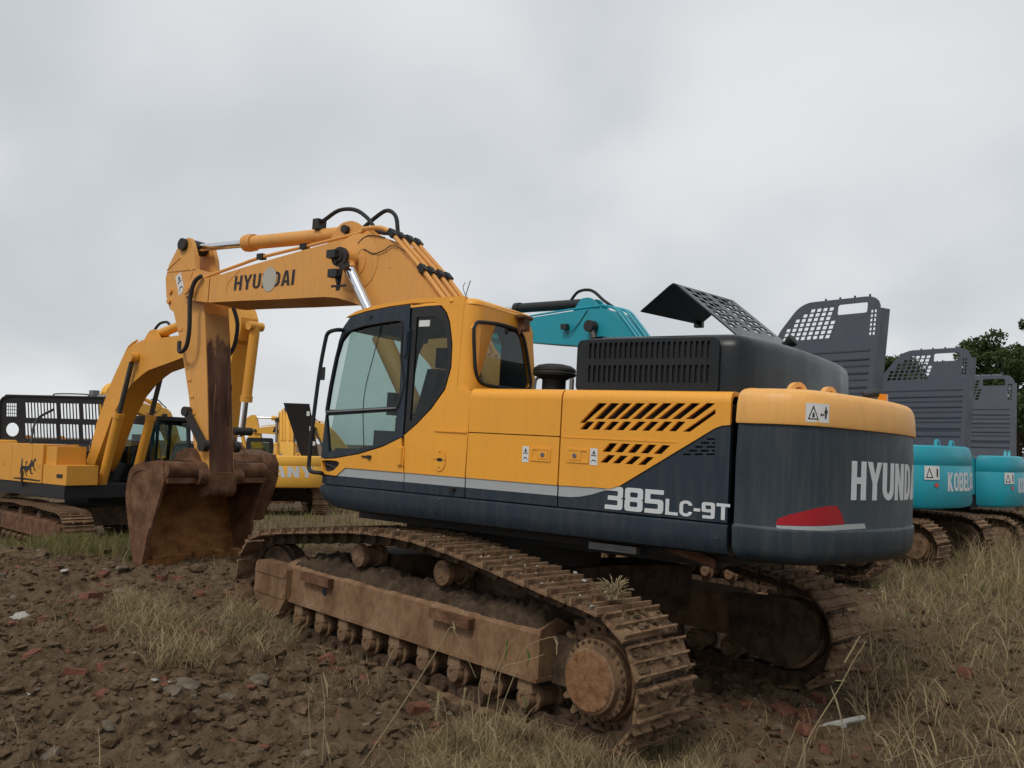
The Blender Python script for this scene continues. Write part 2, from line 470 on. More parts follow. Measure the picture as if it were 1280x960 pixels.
def link(name, me, parent=None, rz=0.0, loc=None):
    o = bpy.data.objects.new(name, me)
    col.objects.link(o)
    o.parent = parent
    if rz: o.rotation_euler.z = rz
    if loc is not None: o.location = loc
    return o
def tag(o, label=None, cat=None, group=None, kind=None):
    if label: o['label'] = label
    if cat: o['category'] = cat
    if group: o['group'] = group
    if kind: o['kind'] = kind
    return o
def empty(name, loc, rz=0.0):
    o = bpy.data.objects.new(name, None)
    col.objects.link(o)
    o.location = loc; o.rotation_euler.z = rz
    o.empty_display_size = 0.3
    return o
def rrect(x0, x1, y0, y1, r, n=4):
    P = []
    for cx, cy, a0 in ((x1 - r, y1 - r, 0), (x0 + r, y1 - r, 90), (x0 + r, y0 + r, 180), (x1 - r, y0 + r, 270)):
        for k in range(n + 1):
            a = R(a0 + 90 * k / n)
            P.append((cx + r * math.cos(a), cy + r * math.sin(a)))
    return P
def round_poly(pts, r, n=4):
    """round the corners of a polygon; r may be one radius or one per corner"""
    out = []; m_ = len(pts)
    for i in range(m_):
        p0, p, p1 = Vector(pts[i - 1]), Vector(pts[i]), Vector(pts[(i + 1) % m_])
        rr = r[i] if isinstance(r, (list, tuple)) else r
        d0, d1 = p0 - p, p1 - p
        k = min(rr, d0.length * 0.45, d1.length * 0.45)
        if k < 1e-4: out.append(tuple(p)); continue
        a, b = p + d0.normalized() * k, p + d1.normalized() * k
        for j in range(n + 1):
            t = j / n
            out.append(tuple(a * (1 - t) ** 2 + p * 2 * t * (1 - t) + b * t * t))
    return out
def inset_plan(P, d):
    """shift a closed counter-clockwise plan inwards"""
    n = len(P); out = []
    for i in range(n):
        a, b, c = Vector(P[i - 1]), Vector(P[i]), Vector(P[(i + 1) % n])
        t = (b - a).normalized() + (c - b).normalized()
        t.normalize()
        out.append((b.x - t.y * d, b.y + t.x * d))
    return out

# ---- lettering: outlines in a unit-high box, (outline, holes, advance)
def _arc(cx, cy, rx, ry, a0, a1, n=6):
    return [(cx + rx * math.cos(R(a0 + (a1 - a0) * k / n)), cy + ry * math.sin(R(a0 + (a1 - a0) * k / n))) for k in range(n + 1)]
def letters(w=0.56, t=0.19, h=0.17):
    """w: letter width, t: stem, h: bar thickness"""
    G = {}
    c = (1 - h) / 2
    G['H'] = ([[(0, 0), (t, 0), (t, c), (w - t, c), (w - t, 0), (w, 0), (w, 1), (w - t, 1), (w - t, c + h), (t, c + h), (t, 1), (0, 1)]], [], w)
    y0 = 0.44; mid = w / 2
    G['Y'] = ([[(mid - t / 2, 0), (mid + t / 2, 0), (mid + t / 2, y0), (w + .03, 1), (w + .03 - t, 1), (mid, y0 + .20), (t - .03, 1), (-.03, 1), (mid - t / 2, y0)]], [], w)
    G['U'] = ([[(0, 1)] + _arc(w / 2, w / 2, w / 2, w / 2, 180, 360, 8) + [(w, 1), (w - t, 1)] + _arc(w / 2, w / 2, w / 2 - t, w / 2 - h, 360, 180, 8) + [(t, 1)]], [], w)
    G['N'] = ([[(0, 0), (t, 0), (t, .56), (w - t, 0), (w, 0), (w, 1), (w - t, 1), (w - t, .44), (t, 1), (0, 1)]], [], w)
    rr = w * 0.55
    G['D'] = ([[(0, 0)] + _arc(w - rr, rr, rr, rr, -90, 0, 5) + _arc(w - rr, 1 - rr, rr, rr, 0, 90, 5) + [(0, 1)]],
              [[(t, h)] + _arc(w - rr, rr, rr - t, rr - h, -90, 0, 4) + _arc(w - rr, 1 - rr, rr - t, rr - h, 0, 90, 4) + [(t, 1 - h)]], w)
    G['A'] = ([[(-.02, 0), (t - .02, 0), (t + .03, .2), (w - t - .03, .2), (w - t + .02, 0), (w + .02, 0), (mid + t * .6, 1), (mid - t * .6, 1)]],
              [[(t * .5 + mid * .42, .36), (w - t * .5 - mid * .42, .36), (mid, .80)]], w)
    G['I'] = ([[(0, 0), (t, 0), (t, 1), (0, 1)]], [], t)
    G['K'] = ([[(0, 0), (t, 0), (t, .36), (w - t * 1.15, 0), (w + .03, 0), (t * 1.05 + .12, .56), (w, 1), (w - t * 1.15, 1), (t, .62), (t, 1), (0, 1)]], [], w)
    q = w / 2
    ro = min(q, .30)
    G['O'] = ([_arc(q, ro, q, ro, 180, 360, 8) + _arc(q, 1 - ro, q, ro, 0, 180, 8)], [_arc(q, ro, q - t, ro - h, 180, 360, 8) + _arc(q, 1 - ro, q - t, ro - h, 0, 180, 8)], w)
    G['B'] = ([[(0, 0), (w - .14, 0), (w, .14), (w, .40), (w - .09, .51), (w - .02, .62), (w - .02, .87), (w - .14, 1), (0, 1)]],
              [[(t, h), (w - t, h), (w - t, .42), (t, .42)], [(t, .58), (w - t, .58), (w - t, 1 - h), (t, 1 - h)]], w)
    G['E'] = ([[(0, 0), (w, 0), (w, h), (t, h), (t, c), (w - .05, c), (w - .05, c + h), (t, c + h), (t, 1 - h), (w, 1 - h), (w, 1), (0, 1)]], [], w)
    G['L'] = ([[(0, 0), (w, 0), (w, h), (t, h), (t, 1), (0, 1)]], [], w)
    G['C'] = ([[(w, .30), (w - t, .30)] + _arc(q, ro, q - t, ro - h, 0, -180, 7) + _arc(q, 1 - ro, q - t, ro - h, 180, 0, 7) + [(w - t, .70), (w, .70)] + _arc(q, 1 - ro, q, ro, 0, 180, 8) + _arc(q, ro, q, ro, 180, 360, 8)], [], w)
    G['T'] = ([[(mid - t / 2, 0), (mid + t / 2, 0), (mid + t / 2, 1 - h), (w, 1 - h), (w, 1), (0, 1), (0, 1 - h), (mid - t / 2, 1 - h)]], [], w)
    G['S'] = ([round_poly([(0, 0), (w, 0), (w, c + h), (t, c + h), (t, 1 - h), (w, 1 - h), (w, 1), (0, 1), (0, c), (w - t, c), (w - t, h), (0, h)], [.0, .12, .12, .03, .03, 0, 0, .12, .12, .03, .03, 0], 3)], [], w)
    G['-'] = ([[(0, .38), (w * .5, .38), (w * .5, .38 + h), (0, .38 + h)]], [], w * .5)
    G['3'] = ([round_poly([(0, 0), (w, 0), (w, .46), (w - .07, .5), (w, .54), (w, 1), (0, 1), (0, 1 - h), (w - t, 1 - h), (w - t, c + h), (.10, c + h), (.10, c), (w - t, c), (w - t, h), (0, h)], [0, .13, .06, .0, .06, .13, 0, 0, .04, .04, 0, 0, .04, .04, 0], 3)], [], w)
    G['8'] = ([round_poly([(0, 0), (w, 0), (w, .46), (w - .05, .5), (w, .54), (w, 1), (0, 1), (0, .54), (.05, .5), (0, .46)], [.13, .13, .06, 0, .06, .13, .13, .06, 0, .06], 3)],
              [rrect(t, w - t, h, c, .05, 2), rrect(t, w - t, c + h, 1 - h, .05, 2)], w)
    G['5'] = ([round_poly([(0, 0), (w, 0), (w, c + h), (t, c + h), (t, 1 - h), (w, 1 - h), (w, 1), (0, 1), (0, c), (w - t, c), (w - t, h), (0, h)], [0, .15, .15, 0, 0, 0, 0, 0, 0, .05, .05, 0], 3)], [], w)
    G['9'] = ([round_poly([(.05, 0), (w, 0), (w, 1), (0, 1), (0, c - .02), (w - t, c - .02), (w - t, h), (.05, h)], [0, .15, .15, .15, .12, 0, .05, 0], 3)], [rrect(t, w - t, c - .02 + h, 1 - h, .05, 2)], w)
    return G
def write(name, text, G, fn, size, mat, parent, rz=0.0, gap=0.09, wscale=1.0, slices=0, th=0.003, skew=0.0, big=None):
    """lettering as thin raised sheets; fn(a, b, d) places (along, up, out) in metres"""
    mb = MB(); x = 0.0
    for i, ch in enumerate(text):
        outs, holes, adv = G[ch]
        sc = size * (big[i] if big else 1.0)
        f2 = lambda p: ((x + p[0] * wscale + skew * p[1]) * size if not big else x * size + (p[0] * wscale + skew * p[1]) * sc, p[1] * sc)
        o2 = [f2(p) for p in outs[0]]; h2 = [[f2(p) for p in h_] for h_ in holes]
        if not slices:
            mb.plate(o2, h2, fn, th)
        else:
            t2 = MB(); t2.plate(o2, h2, lambda a, b, d: (a, b, d), th)
            bm = bmesh.new(); bv = [bm.verts.new(v) for v in t2.v]
            for q in t2.f: bm.faces.new([bv[k] for k in q])
            xs = [p[0] for p in o2]; lo, hi = min(xs), max(xs)
            for k in range(1, slices):
                bmesh.ops.bisect_plane(bm, geom=bm.verts[:] + bm.edges[:] + bm.faces[:], plane_co=(lo + (hi - lo) * k / slices, 0, 0), plane_no=(1, 0, 0))
            for v in bm.verts: v.co = Vector(fn(v.co.x, v.co.y, v.co.z))
            mb.addbm(bm)
        x += (adv * wscale + gap) * ((sc / size) if big else 1.0)
    return mb.obj(name, mat, parent, rz)
# ---------------------------------------------------------------- crawler undercarriage (shared by all diggers)
def track_path(L, Rr, zs, top):
    P = [(-L + 2 * L * k / 40, zs - Rr) for k in range(41)]
    P += [(L + Rr * math.sin(R(a)), zs - Rr * math.cos(R(a))) for a in range(6, 176, 6)]
    T_ = [(L, zs + Rr)] + list(top) + [(-L, zs + Rr)]
    for i in range(len(T_) - 1):
        p0, p1, p2, p3 = (Vector(T_[max(0, min(len(T_) - 1, i + d))]) for d in (-1, 0, 1, 2))
        for k in range(8):
            t = k / 8
            q = 0.5 * ((2 * p1) + (p2 - p0) * t + (2 * p0 - 5 * p1 + 4 * p2 - p3) * t * t + (3 * p1 - p0 - 3 * p2 + p3) * t ** 3)
            P.append((q.x, q.y))
    P += [(-L - Rr * math.sin(R(a)), zs + Rr * math.cos(R(a))) for a in range(0, 180, 6)]
    return P
def sample_loop(P, n, off=0.0):
    d = [0.0]
    for i in range(len(P)):
        a, b = P[i], P[(i + 1) % len(P)]
        d.append(d[-1] + math.hypot(b[0] - a[0], b[1] - a[1]))
    tot = d[-1]; out = []
    def at(s):
        s %= tot
        i = max(0, int(np.searchsorted(d, s, 'right')) - 1); i = min(i, len(P) - 1)
        a, b = P[i], P[(i + 1) % len(P)]
        t = (s - d[i]) / max(1e-9, d[i + 1] - d[i])
        return Vector((a[0] + (b[0] - a[0]) * t, a[1] + (b[1] - a[1]) * t))
    p = tot / n
    for k in range(n):
        s = (k + off) * p
        a, b = at(s - p * 0.5), at(s + p * 0.5)
        out.append(((a + b) / 2, (b - a).normalized()))
    return out, p
SHOE_CACHE = {}
def shoe_meshes(p, w, mats):
    key = (round(p, 4), w, mats)
    if key in SHOE_CACHE: return SHOE_CACHE[key]
    s = MB(); h = p * 0.475
    s.prism([(-h, .050), (h, .044), (h, .066), (-h, .072)], -w / 2, w / 2, bev=0.004, seg=1)
    for gx, hh in ((-.44, .034), (-.02, .028), (.38, .030)):
        x0 = gx * p
        prof = [(x0 - .011, .064), (x0 + .013, .064), (x0 + .008, .070 + hh), (x0 - .007, .070 + hh)]
        if gx < -.3:
            for a, b in ((-w / 2, -.125), (-.085, .085), (.125, w / 2)): s.prism(prof, a, b, bev=0.004, seg=1)
        else:
            s.prism(prof, -w / 2 + .006, w / 2 - .006, bev=0.004, seg=1)
    l = MB()
    for yy in (-.098, .098):
        l.prism([(-p * .62, -.042), (p * .05, -.058), (p * .60, -.05), (p * .62, .02), (p * .45, .052), (-p * .45, .052), (-p * .62, .02)], yy - .022, yy + .022, bev=0.006, seg=1)
    l.cyl((-p * .5, -.165, -.005), (-p * .5, .165, -.005), .036, n=12)
    r = (s.mesh('track_shoe', mats[0]), l.mesh('track_link', mats[1]))
    SHOE_CACHE[key] = r
    return r
TOP_HUMP = [(1.86, .990), (1.2, 1.070), (.5, 1.148), (-.17, 1.170), (-.77, 1.128), (-1.33, 1.050), (-1.8, .985)]
TOP_SAG = [(1.4, .955), (.62, .985), (0.1, .96), (-.55, .985), (-1.3, .955)]
def undercarriage(root, half=1.37, w=0.6, L=2.16, Rr=0.41, zs=0.53, top=TOP_HUMP, detail=True, mats=('track', 'trackdark'), frame='frame', cap='cap', rz=0.0):
    path = track_path(L, Rr, zs, top)
    for sgn in (1, -1):
        yc = half * sgn
        n = 50
        pts, p = sample_loop(path, n, 0.3 if sgn > 0 else 0.65)
        ms, ml = shoe_meshes(p, w, mats)
        chain = None
        for k, (c, t) in enumerate(pts):
            T3 = Vector((t.x, 0, t.y)); Yv = Vector((0, -1, 0)); N3 = T3.cross(Yv)
            q = Matrix((T3, Yv, N3)).transposed()
            if chain is None:      # the chain's first link carries the rest of the track
                chain = link('crawler_track', ml, root, rz)
                base = Matrix.LocRotScale(Vector((c.x, yc, c.y)), q.to_euler(), None)
                chain.matrix_local = Matrix.Rotation(rz, 4, 'Z') @ base
                inv = base.inverted()
                so = link('track_shoe', ms, chain)
                continue
            jig = Matrix.Rotation(R(random.uniform(-1.2, 1.2)), 3, 'Z') if detail else Matrix.Identity(3)
            mm = inv @ Matrix.LocRotScale(Vector((c.x, yc, c.y)), (q @ jig).to_euler(), None)
            so = link('track_shoe', ms, chain); so.matrix_local = mm
            lo = link('track_link', ml, chain); lo.matrix_local = mm
        # frame beam
        yo = yc + .196 * sgn; yi = yc - .20 * sgn
        f = MB()
        x0, x1 = -1.69, 1.80
        prof = [(yo, .425), (yo, .725), (yo - .03 * sgn, .755), (yc - .02 * sgn, .82), (yi, .74), (yi, .425)]
        f.hull6([(x0 + (.0 if i < 2 else .02), a, b) for i, (a, b) in enumerate(prof)], [(x1, a, b) for a, b in prof], 0.006)
        f.box(x0 - .004, x1, min(yi, yo) - .03, max(yi, yo) + .022, .398, .427, 0.006)
        fr = f.obj('track_frame', frame, root, rz)
        # rear yoke carrying the final drive and front yoke carrying the idler
        f = MB()
        f.box(-2.05, -1.66, yc - .16, yc + .05, .38, .72, 0.02)
        f.obj('drive_yoke', 'trackdark', fr)
        f = MB(); f.box(1.7, 2.2, yc - .10, yc + .10, .42, .66, 0.02)
        f.obj('idler_yoke', 'trackdark', fr)
        # idler and its guard
        f = MB()
        f.lathe([(.02, -.16), (.10, -.16), (.11, -.09), (.31, -.085), (.33, -.10), (.345, -.10), (.345, -.05), (.375, -.045), (.375, .045), (.345, .05), (.345, .10), (.33, .10), (.31, .085), (.11, .09), (.10, .16), (.02, .16)], (L - .02, yc, zs), (0, 1, 0), 28)
        f.obj('idler_wheel', 'trackdark', fr)
        f = MB()
        gy = yc + .262 * sgn
        gp = [(1.665, .42), (1.665, .70), (1.70, .735), (2.24, .735), (2.285, .70), (2.275, .40), (2.16, .27), (1.78, .25)]
        f.prism(gp, yc + .10 * sgn, gy, bev=0.03, seg=3)
        for zz in (.62, .42):
            f.box(1.685, 2.27, min(gy, gy + .010 * sgn), max(gy, gy + .010 * sgn), zz, zz + .045, 0.004)
        f.obj('idler_guard', frame, fr)
        # rollers
        rm = MB()
        rm.lathe([(.0, -.19), (.03, -.19), (.03, -.20), (.065, -.20), (.075, -.17), (.075, -.14), (.108, -.135), (.108, -.10), (.085, -.09), (.085, .09), (.108, .10), (.108, .135), (.075, .14), (.075, .17), (.065, .20), (.03, .20), (.03, .19), (.0, .19)], (0, 0, 0), (0, 1, 0), 18)
        rmesh = rm.mesh('track_roller', 'track')
        for k in range(9):
            x = -1.56 + k * 0.385
            link('track_roller', rmesh, fr, loc=(x, yc, .262))
            if detail and sgn > 0:
                b = MB(); b.prism([(-.075, .07), (.075, .07), (.06, .20), (-.06, .20)], .135, .19, bev=0.01, seg=1)
                link('roller_bracket', b.mesh('roller_bracket', 'track'), fr, loc=(x, yc, .24))
        ctop = [q for q in top]
        for x in ((.66, -.52) if top is TOP_HUMP else (.62, -.6)):
            zt = np.interp(-x, [-a for a, b in ctop], [b for a, b in ctop]) - .058 - .10
            c = MB()
            c.lathe([(.0, .155), (.06, .155), (.075, .145), (.098, .14), (.104, .12), (.104, .08), (.085, .075), (.085, -.05), (.104, -.055), (.104, -.12), (.03, -.12)], (x, yc, zt), (0, sgn, 0), 24)
            c.lathe([(.0, .166), (.035, .166), (.045, .157), (.045, .15)], (x, yc, zt), (0, sgn, 0), 14)
            co = c.obj('carrier_roller', 'track', fr)
            b = MB(); b.prism([(x - .10, .74), (x + .10, .74), (x + .05, zt - .02), (x - .05, zt - .02)], yc - .16 * sgn, yc - .10 * sgn, bev=0.01)
            b.obj('roller_post', 'trackdark', fr)
        # sprocket and final drive
        s = MB(); nt_ = 23; prof = []
        for k in range(nt_):
            for a, r_ in ((-.30, .368), (-.12, .425), (.12, .425), (.30, .368)):
                an = 2 * math.pi * (k + a) / nt_
                prof.append((-L + r_ * math.cos(an), zs + r_ * math.sin(an)))
        hole = [(-L + .27 * math.cos(2 * math.pi * k / 30), zs + .27 * math.sin(2 * math.pi * k / 30)) for k in range(30)]
        s.plate(prof, [hole], lambda a, b, d: (a, yc - .035 + d, b), .07)
        so = s.obj('sprocket', 'track', fr)
        d = MB()
        d.lathe([(.0, -.22), (.30, -.22), (.30, .02), (.335, .03), (.335, .055), (.29, .06), (.275, .10), (.262, .105), (.262, .165), (.245, .175), (.222, .178), (.216, .19), (.212, .228), (.20, .236), (.0, .238)], (-L - .015, yc, zs), (0, sgn, 0), 40)
        dr = d.obj('final_drive', 'track', fr, ang=28)
        if detail:
            d = MB(); d.lathe([(.196, .2385), (.190, .244), (.0, .247)], (-L - .015, yc, zs), (0, sgn, 0), 36)
            d.obj('drive_cap', cap, fr)
            for k in range(28):
                an = 2 * math.pi * k / 28
                b = MB() if k == 0 else b
                cx, cz = -L - .015 + .245 * math.cos(an), zs + .245 * math.sin(an)
                b.cyl((cx, yc + .168 * sgn, cz), (cx, yc + .184 * sgn, cz), .012, n=6)
                cx, cz = -L - .015 + .313 * math.cos(an), zs + .313 * math.sin(an)
                b.cyl((cx, yc + .05 * sgn, cz), (cx, yc + .085 * sgn, cz), .016, n=6)
            tag(b.obj('drive_bolts', 'trackdark', fr), kind='stuff')
        # inner motor cover
        mc = MB()
        cov = round_poly([(-1.60, .80), (-1.62, .39), (-1.98, .24), (-2.28, .26), (-2.50, .50), (-2.46, .72), (-2.25, .85)], [.02, .03, .12, .15, .15, .15, .12], 4)
        ya = yc - .235 * sgn
        mc.prism(cov, min(ya, ya - .0 * sgn) - .03, ya + .03, bev=0.018)
        mc.obj('motor_cover', 'trackdark', fr)
    # car body
    b = MB()
    b.prism([(-.95, -half + .2), (-.55, -half + .2), (-.35, -.5), (.35, -.5), (.55, -half + .2), (.95, -half + .2), (1.15, -half + .2), (.8, -.3), (.8, .3), (1.15, half - .2), (.55, half - .2), (.35, .5), (-.35, .5), (-.55, half - .2), (-1.15, half - .2), (-.8, .3), (-.8, -.3), (-1.15, -half + .2)], .55, .98, 'z', bev=0.02)
    b.obj('car_body', 'trackdark', root, rz)
    b = MB(); b.cyl((0, 0, .95), (0, 0, 1.30), .74, n=40)
    b.obj('swing_bearing', 'darkmetal', root, rz)
# ---------------------------------------------------------------- ground shape
_perm = np.random.default_rng(5).random((256, 256))
def vnoise(x, y):
    xi = np.floor(x).astype(int); yi = np.floor(y).astype(int)
    fx = x - xi; fy = y - yi
    fx = fx * fx * (3 - 2 * fx); fy = fy * fy * (3 - 2 * fy)
    a = _perm[xi % 256, yi % 256]; b = _perm[(xi + 1) % 256, yi % 256]
    c = _perm[xi % 256, (yi + 1) % 256]; d = _perm[(xi + 1) % 256, (yi + 1) % 256]
    return (a * (1 - fx) + b * fx) * (1 - fy) + (c * (1 - fx) + d * fx) * fy
def gheight(x, y):
    x = np.asarray(x, float); y = np.asarray(y, float)
    r = np.hypot(x, y)
    near = np.clip(1.4 - r / 9.0, 0, 1)
    z = 0.021 * (x + y) * np.clip(near, 0, 1) + 0.055 * near
    z += 0.20 * np.exp(-((x - 5.6) ** 2 + (y - 1.0) ** 2) / (2 * 2.2 ** 2))          # rubble heap under the bucket
    z += 0.14 * np.exp(-((x - 9.5) ** 2 + (y - 3.0) ** 2) / (2 * 4.0 ** 2))
    z += 0.11 * np.exp(-((x - 1.6) ** 2 + (y - 3.6) ** 2) / (2 * 1.1 ** 2))          # churned soil in front of the near track
    z += 0.08 * np.exp(-((x + 1.1) ** 2 + (y - 2.5) ** 2) / (2 * .5 ** 2))
    z -= 0.10 * np.exp(-((x + 2.5) ** 2 / (2 * .45 ** 2) + (y - 1.1) ** 2 / (2 * .5 ** 2)))   # hollow behind the sprocket
    z += 0.10 * np.exp(-((x + 2.4) ** 2 + (y + 4.6) ** 2) / (2 * 1.6 ** 2))
    dep = (x + 5.8) * .712 - (y - 5.95) * .702
    t = (dep - 17.0) / 2.5
    z -= np.minimum(0.052 * 2.5 * np.where(t > 20, t, np.log1p(np.exp(np.minimum(t, 20)))), 1.35)   # the yard falls away towards the far machines
    # clods and ruts, calmer under the tracks and far away
    q = np.clip(1.5 - r / 16.0, 0.12, 1)
    rough = 0.55 + 0.75 * vnoise(x * .45 + 9, y * .45 + 3)
    a = np.abs(vnoise(x * 1.9 + 31, y * 1.9 + 7) - .5) * 2
    b = np.abs(vnoise(x * 4.7 + 3, y * 4.7 + 71) - .5) * 2
    c = np.abs(vnoise(x * 10.3 + 13, y * 10.3 + 41) - .5) * 2
    d = vnoise(x * 19 + 5, y * 19 + 9) - .5
    e = (vnoise(x * 37 + 2, y * 37 + 19) - .5) * np.clip(vnoise(x * 1.3 + 61, y * 1.3 + 4) * 2.2 - .5, 0, 1)
    bump = (0.11 * (1 - a) + 0.085 * (1 - b) + 0.056 * (1 - c) + 0.034 * d + .026 * e - 0.115)
    under = np.exp(-np.maximum(np.abs(np.abs(y) - 1.37) - .25, 0) ** 2 / .03) * np.clip(3.1 - np.abs(x), 0, 1)
    z += bump * rough * q * (1 - .85 * under)
    z -= 0.035 * under
    z += 0.09 * np.exp(-((x - 2.0) ** 2 + (y + 6.2) ** 2) / (2 * 2.4 ** 2))
    z -= 0.22 * np.exp(-((x - 13.5) ** 2 + (y + .3) ** 2) / (2 * 3.6 ** 2))
    z += 0.05 * (vnoise(x * .12, y * .12) - .5) * np.clip(r / 10, 0, 3)
    return z
def gz(x, y): return float(gheight(x, y))
def axis_pts(a, b, st, lo, hi, gr=1.13):
    P = list(np.arange(a, b + st / 2, st))
    s = st; v = b
    while v < hi: s *= gr; v += s; P.append(v)
    s = st; v = a
    while v > lo: s *= gr; v -= s; P.insert(0, v)
    return np.array(P)
gxs = axis_pts(-4.6, 7.6, 0.027, -400, 900)
gys = axis_pts(-4.2, 5.2, 0.027, -900, 400)
GX, GY = np.meshgrid(gxs, gys, indexing='ij')
GZ = gheight(GX, GY)
nx, ny = GX.shape
gv = np.stack([GX, GY, GZ], -1).reshape(-1, 3)
ii = np.arange((nx - 1) * (ny - 1)); ia, ja = ii // (ny - 1), ii % (ny - 1)
a0 = ia * ny + ja
gf = np.stack([a0, a0 + ny, a0 + ny + 1, a0 + 1], -1)
def np_mesh(name, v, f, mat, smooth=True):
    me = bpy.data.meshes.new(name)
    k = f.shape[1]
    me.vertices.add(len(v)); me.vertices.foreach_set('co', np.ascontiguousarray(v, dtype=np.float32).ravel())
    me.loops.add(f.size); me.loops.foreach_set('vertex_index', np.ascontiguousarray(f, dtype=np.int32).ravel())
    me.polygons.add(len(f)); me.polygons.foreach_set('loop_start', np.arange(0, f.size, k, dtype=np.int32))
    me.polygons.foreach_set('loop_total', np.full(len(f), k, dtype=np.int32))
    me.update(calc_edges=True)
    me.polygons.foreach_set('use_smooth', np.full(len(f), smooth))
    me.materials.append(M[mat])
    return me
ground = link('ground', np_mesh('ground', gv, gf, 'soil'))
tag(ground, kind='structure')
# ---------------------------------------------------------------- the digger in the middle
main = empty('crawler_excavator', (0, 0, 0))
main.rotation_euler = TILT.to_euler()
tag(main, 'large yellow and navy crawler excavator marked 385LC-9T with rusty bucket on the ground', 'excavator')
undercarriage(main)
S_ = SWING
def part(mb, name, mat, ang=32): return mb.obj(name, mat, main, S_, ang)
def side(Y):                         # places (X, Z, out) on the left side of the house
    return lambda a, b, d: (a, Y + d, b)
ZK, ZS, ZY, ZM, ZT = 1.604, 1.684, 1.764, 2.136, 2.505
XF, XD, XP, XQ, XC = 1.335, 0.369, -0.279, -1.149, -2.497

# side skirt, deck and frame
b = MB()
sk = [(1.02, 1.592), (1.478, 1.592), (1.497, 1.578), (1.500, 1.50), (1.492, 1.44), (1.465, 1.395), (1.41, 1.375), (1.02, 1.375)]
xs = [(-2.475, 1.0), (0.9, 1.0), (1.18, .93), (1.30, .72), (1.335, .5)]
rings = []
for x, k in xs:
    rings.append([(x, y, 1.592 - (1.592 - z) * k) for y, z in sk])
b.stack(rings)
skirt = part(b, 'side_skirt', 'navy')
b = MB()
b.cyl((-2.40, 1.5005, 1.508), (-2.40, 1.503, 1.508), .022, n=16)
b.obj('skirt_plug', 'slate_cw', skirt)
b = MB()
b.box(-2.45, 1.25, -1.45, 1.05, 1.28, 1.57, 0.02)
b.box(-2.2, .9, -.75, .75, 1.2, 1.3)
deck = part(b, 'swing_frame', 'darkmetal')
b = MB()
q0, q1 = UP(736, 677, 1.2), UP(795, 693, 1.2)
b.box(q1[0], q0[0], 1.12, 1.2, q1[1], q0[1], 0.006)
b.box(q1[0] + .05, q0[0] - .03, 1.195, 1.215, q1[1] + .02, q0[1] - .03, 0.004)
b.obj('belly_bracket', 'steel', deck)
b = MB()
q0, q1 = UP(833, 680, 1.15), UP(893, 705, 1.15)
b.hull6([(q0[0], 1.12, q0[1] + .06), (q0[0], 1.12, q0[1] - .05), (q1[0], 1.12, q1[1] - .03), (q1[0], 1.12, q1[1] + .03)], [(q0[0], 1.15, q0[1] + .06), (q0[0], 1.15, q0[1] - .05), (q1[0], 1.15, q1[1] - .03), (q1[0], 1.15, q1[1] + .03)], 0.004)
b.obj('belly_plate', 'rust', deck)
b = MB()
b.box(-2.44, -.30, -1.40, 1.40, 1.58, 2.42, 0.03)
part(b, 'engine_bay', 'black')
b = MB()
b.box(-2.44, 1.1, -1.49, -.72, 1.6, 2.46, 0.05)
b.box(.15, 1.15, -1.45, -.75, 2.4, 2.47, 0.03)
part(b, 'right_side_tanks', 'yellow')

# side doors ------------------------------------------------------------
def slot(L):
    return [UP(700 + x / 4.57, 470 + y / 4.57, 1.492) for x, y in L]
holes_u, holes_l = [], []
RT1 = [270, 340, 412, 487, 563, 641, 720, 802, 888]; LB1 = [112, 197, 265, 335, 410, 482, 558, 636, 716]
for i, (a, c) in enumerate(zip(RT1, LB1)):
    w_ = 50; yb = 246 if i else 268
    holes_u.append(slot([(c, yb), (c + (w_ if i else 28), yb), (a, 156), (a - w_, 154)]))
RT2 = [197, 262, 340, 410, 492, 565, 642, 718]; LB2 = [112, 182, 248, 320, 392, 466, 542, 620]
for a, c in zip(RT2, LB2):
    holes_u.append(slot([(c, 305 + (c - 112) * .02), (c + 42, 306 + (c - 112) * .02), (a, 261), (a - 44, 259)]))
holes_u.append(slot([(700, 318), (742, 319), (888, 215), (888, 188)]))
for a, c in zip([328, 400, 475, 551, 630], [240, 312, 384, 458, 533]):
    holes_l.append(slot([(c, 432 + (c - 240) * .04), (c + 46, 434 + (c - 240) * .04), (a, 385 + (c - 240) * .04), (a - 44, 382 + (c - 240) * .04)]))
for a, c in zip([316, 388, 463, 538], [228, 298, 370, 444]):
    holes_l.append(slot([(c, 494 + (c - 228) * .06), (c + 42, 496 + (c - 228) * .06), (a, 453 + (c - 228) * .05), (a - 42, 450 + (c - 228) * .05)]))

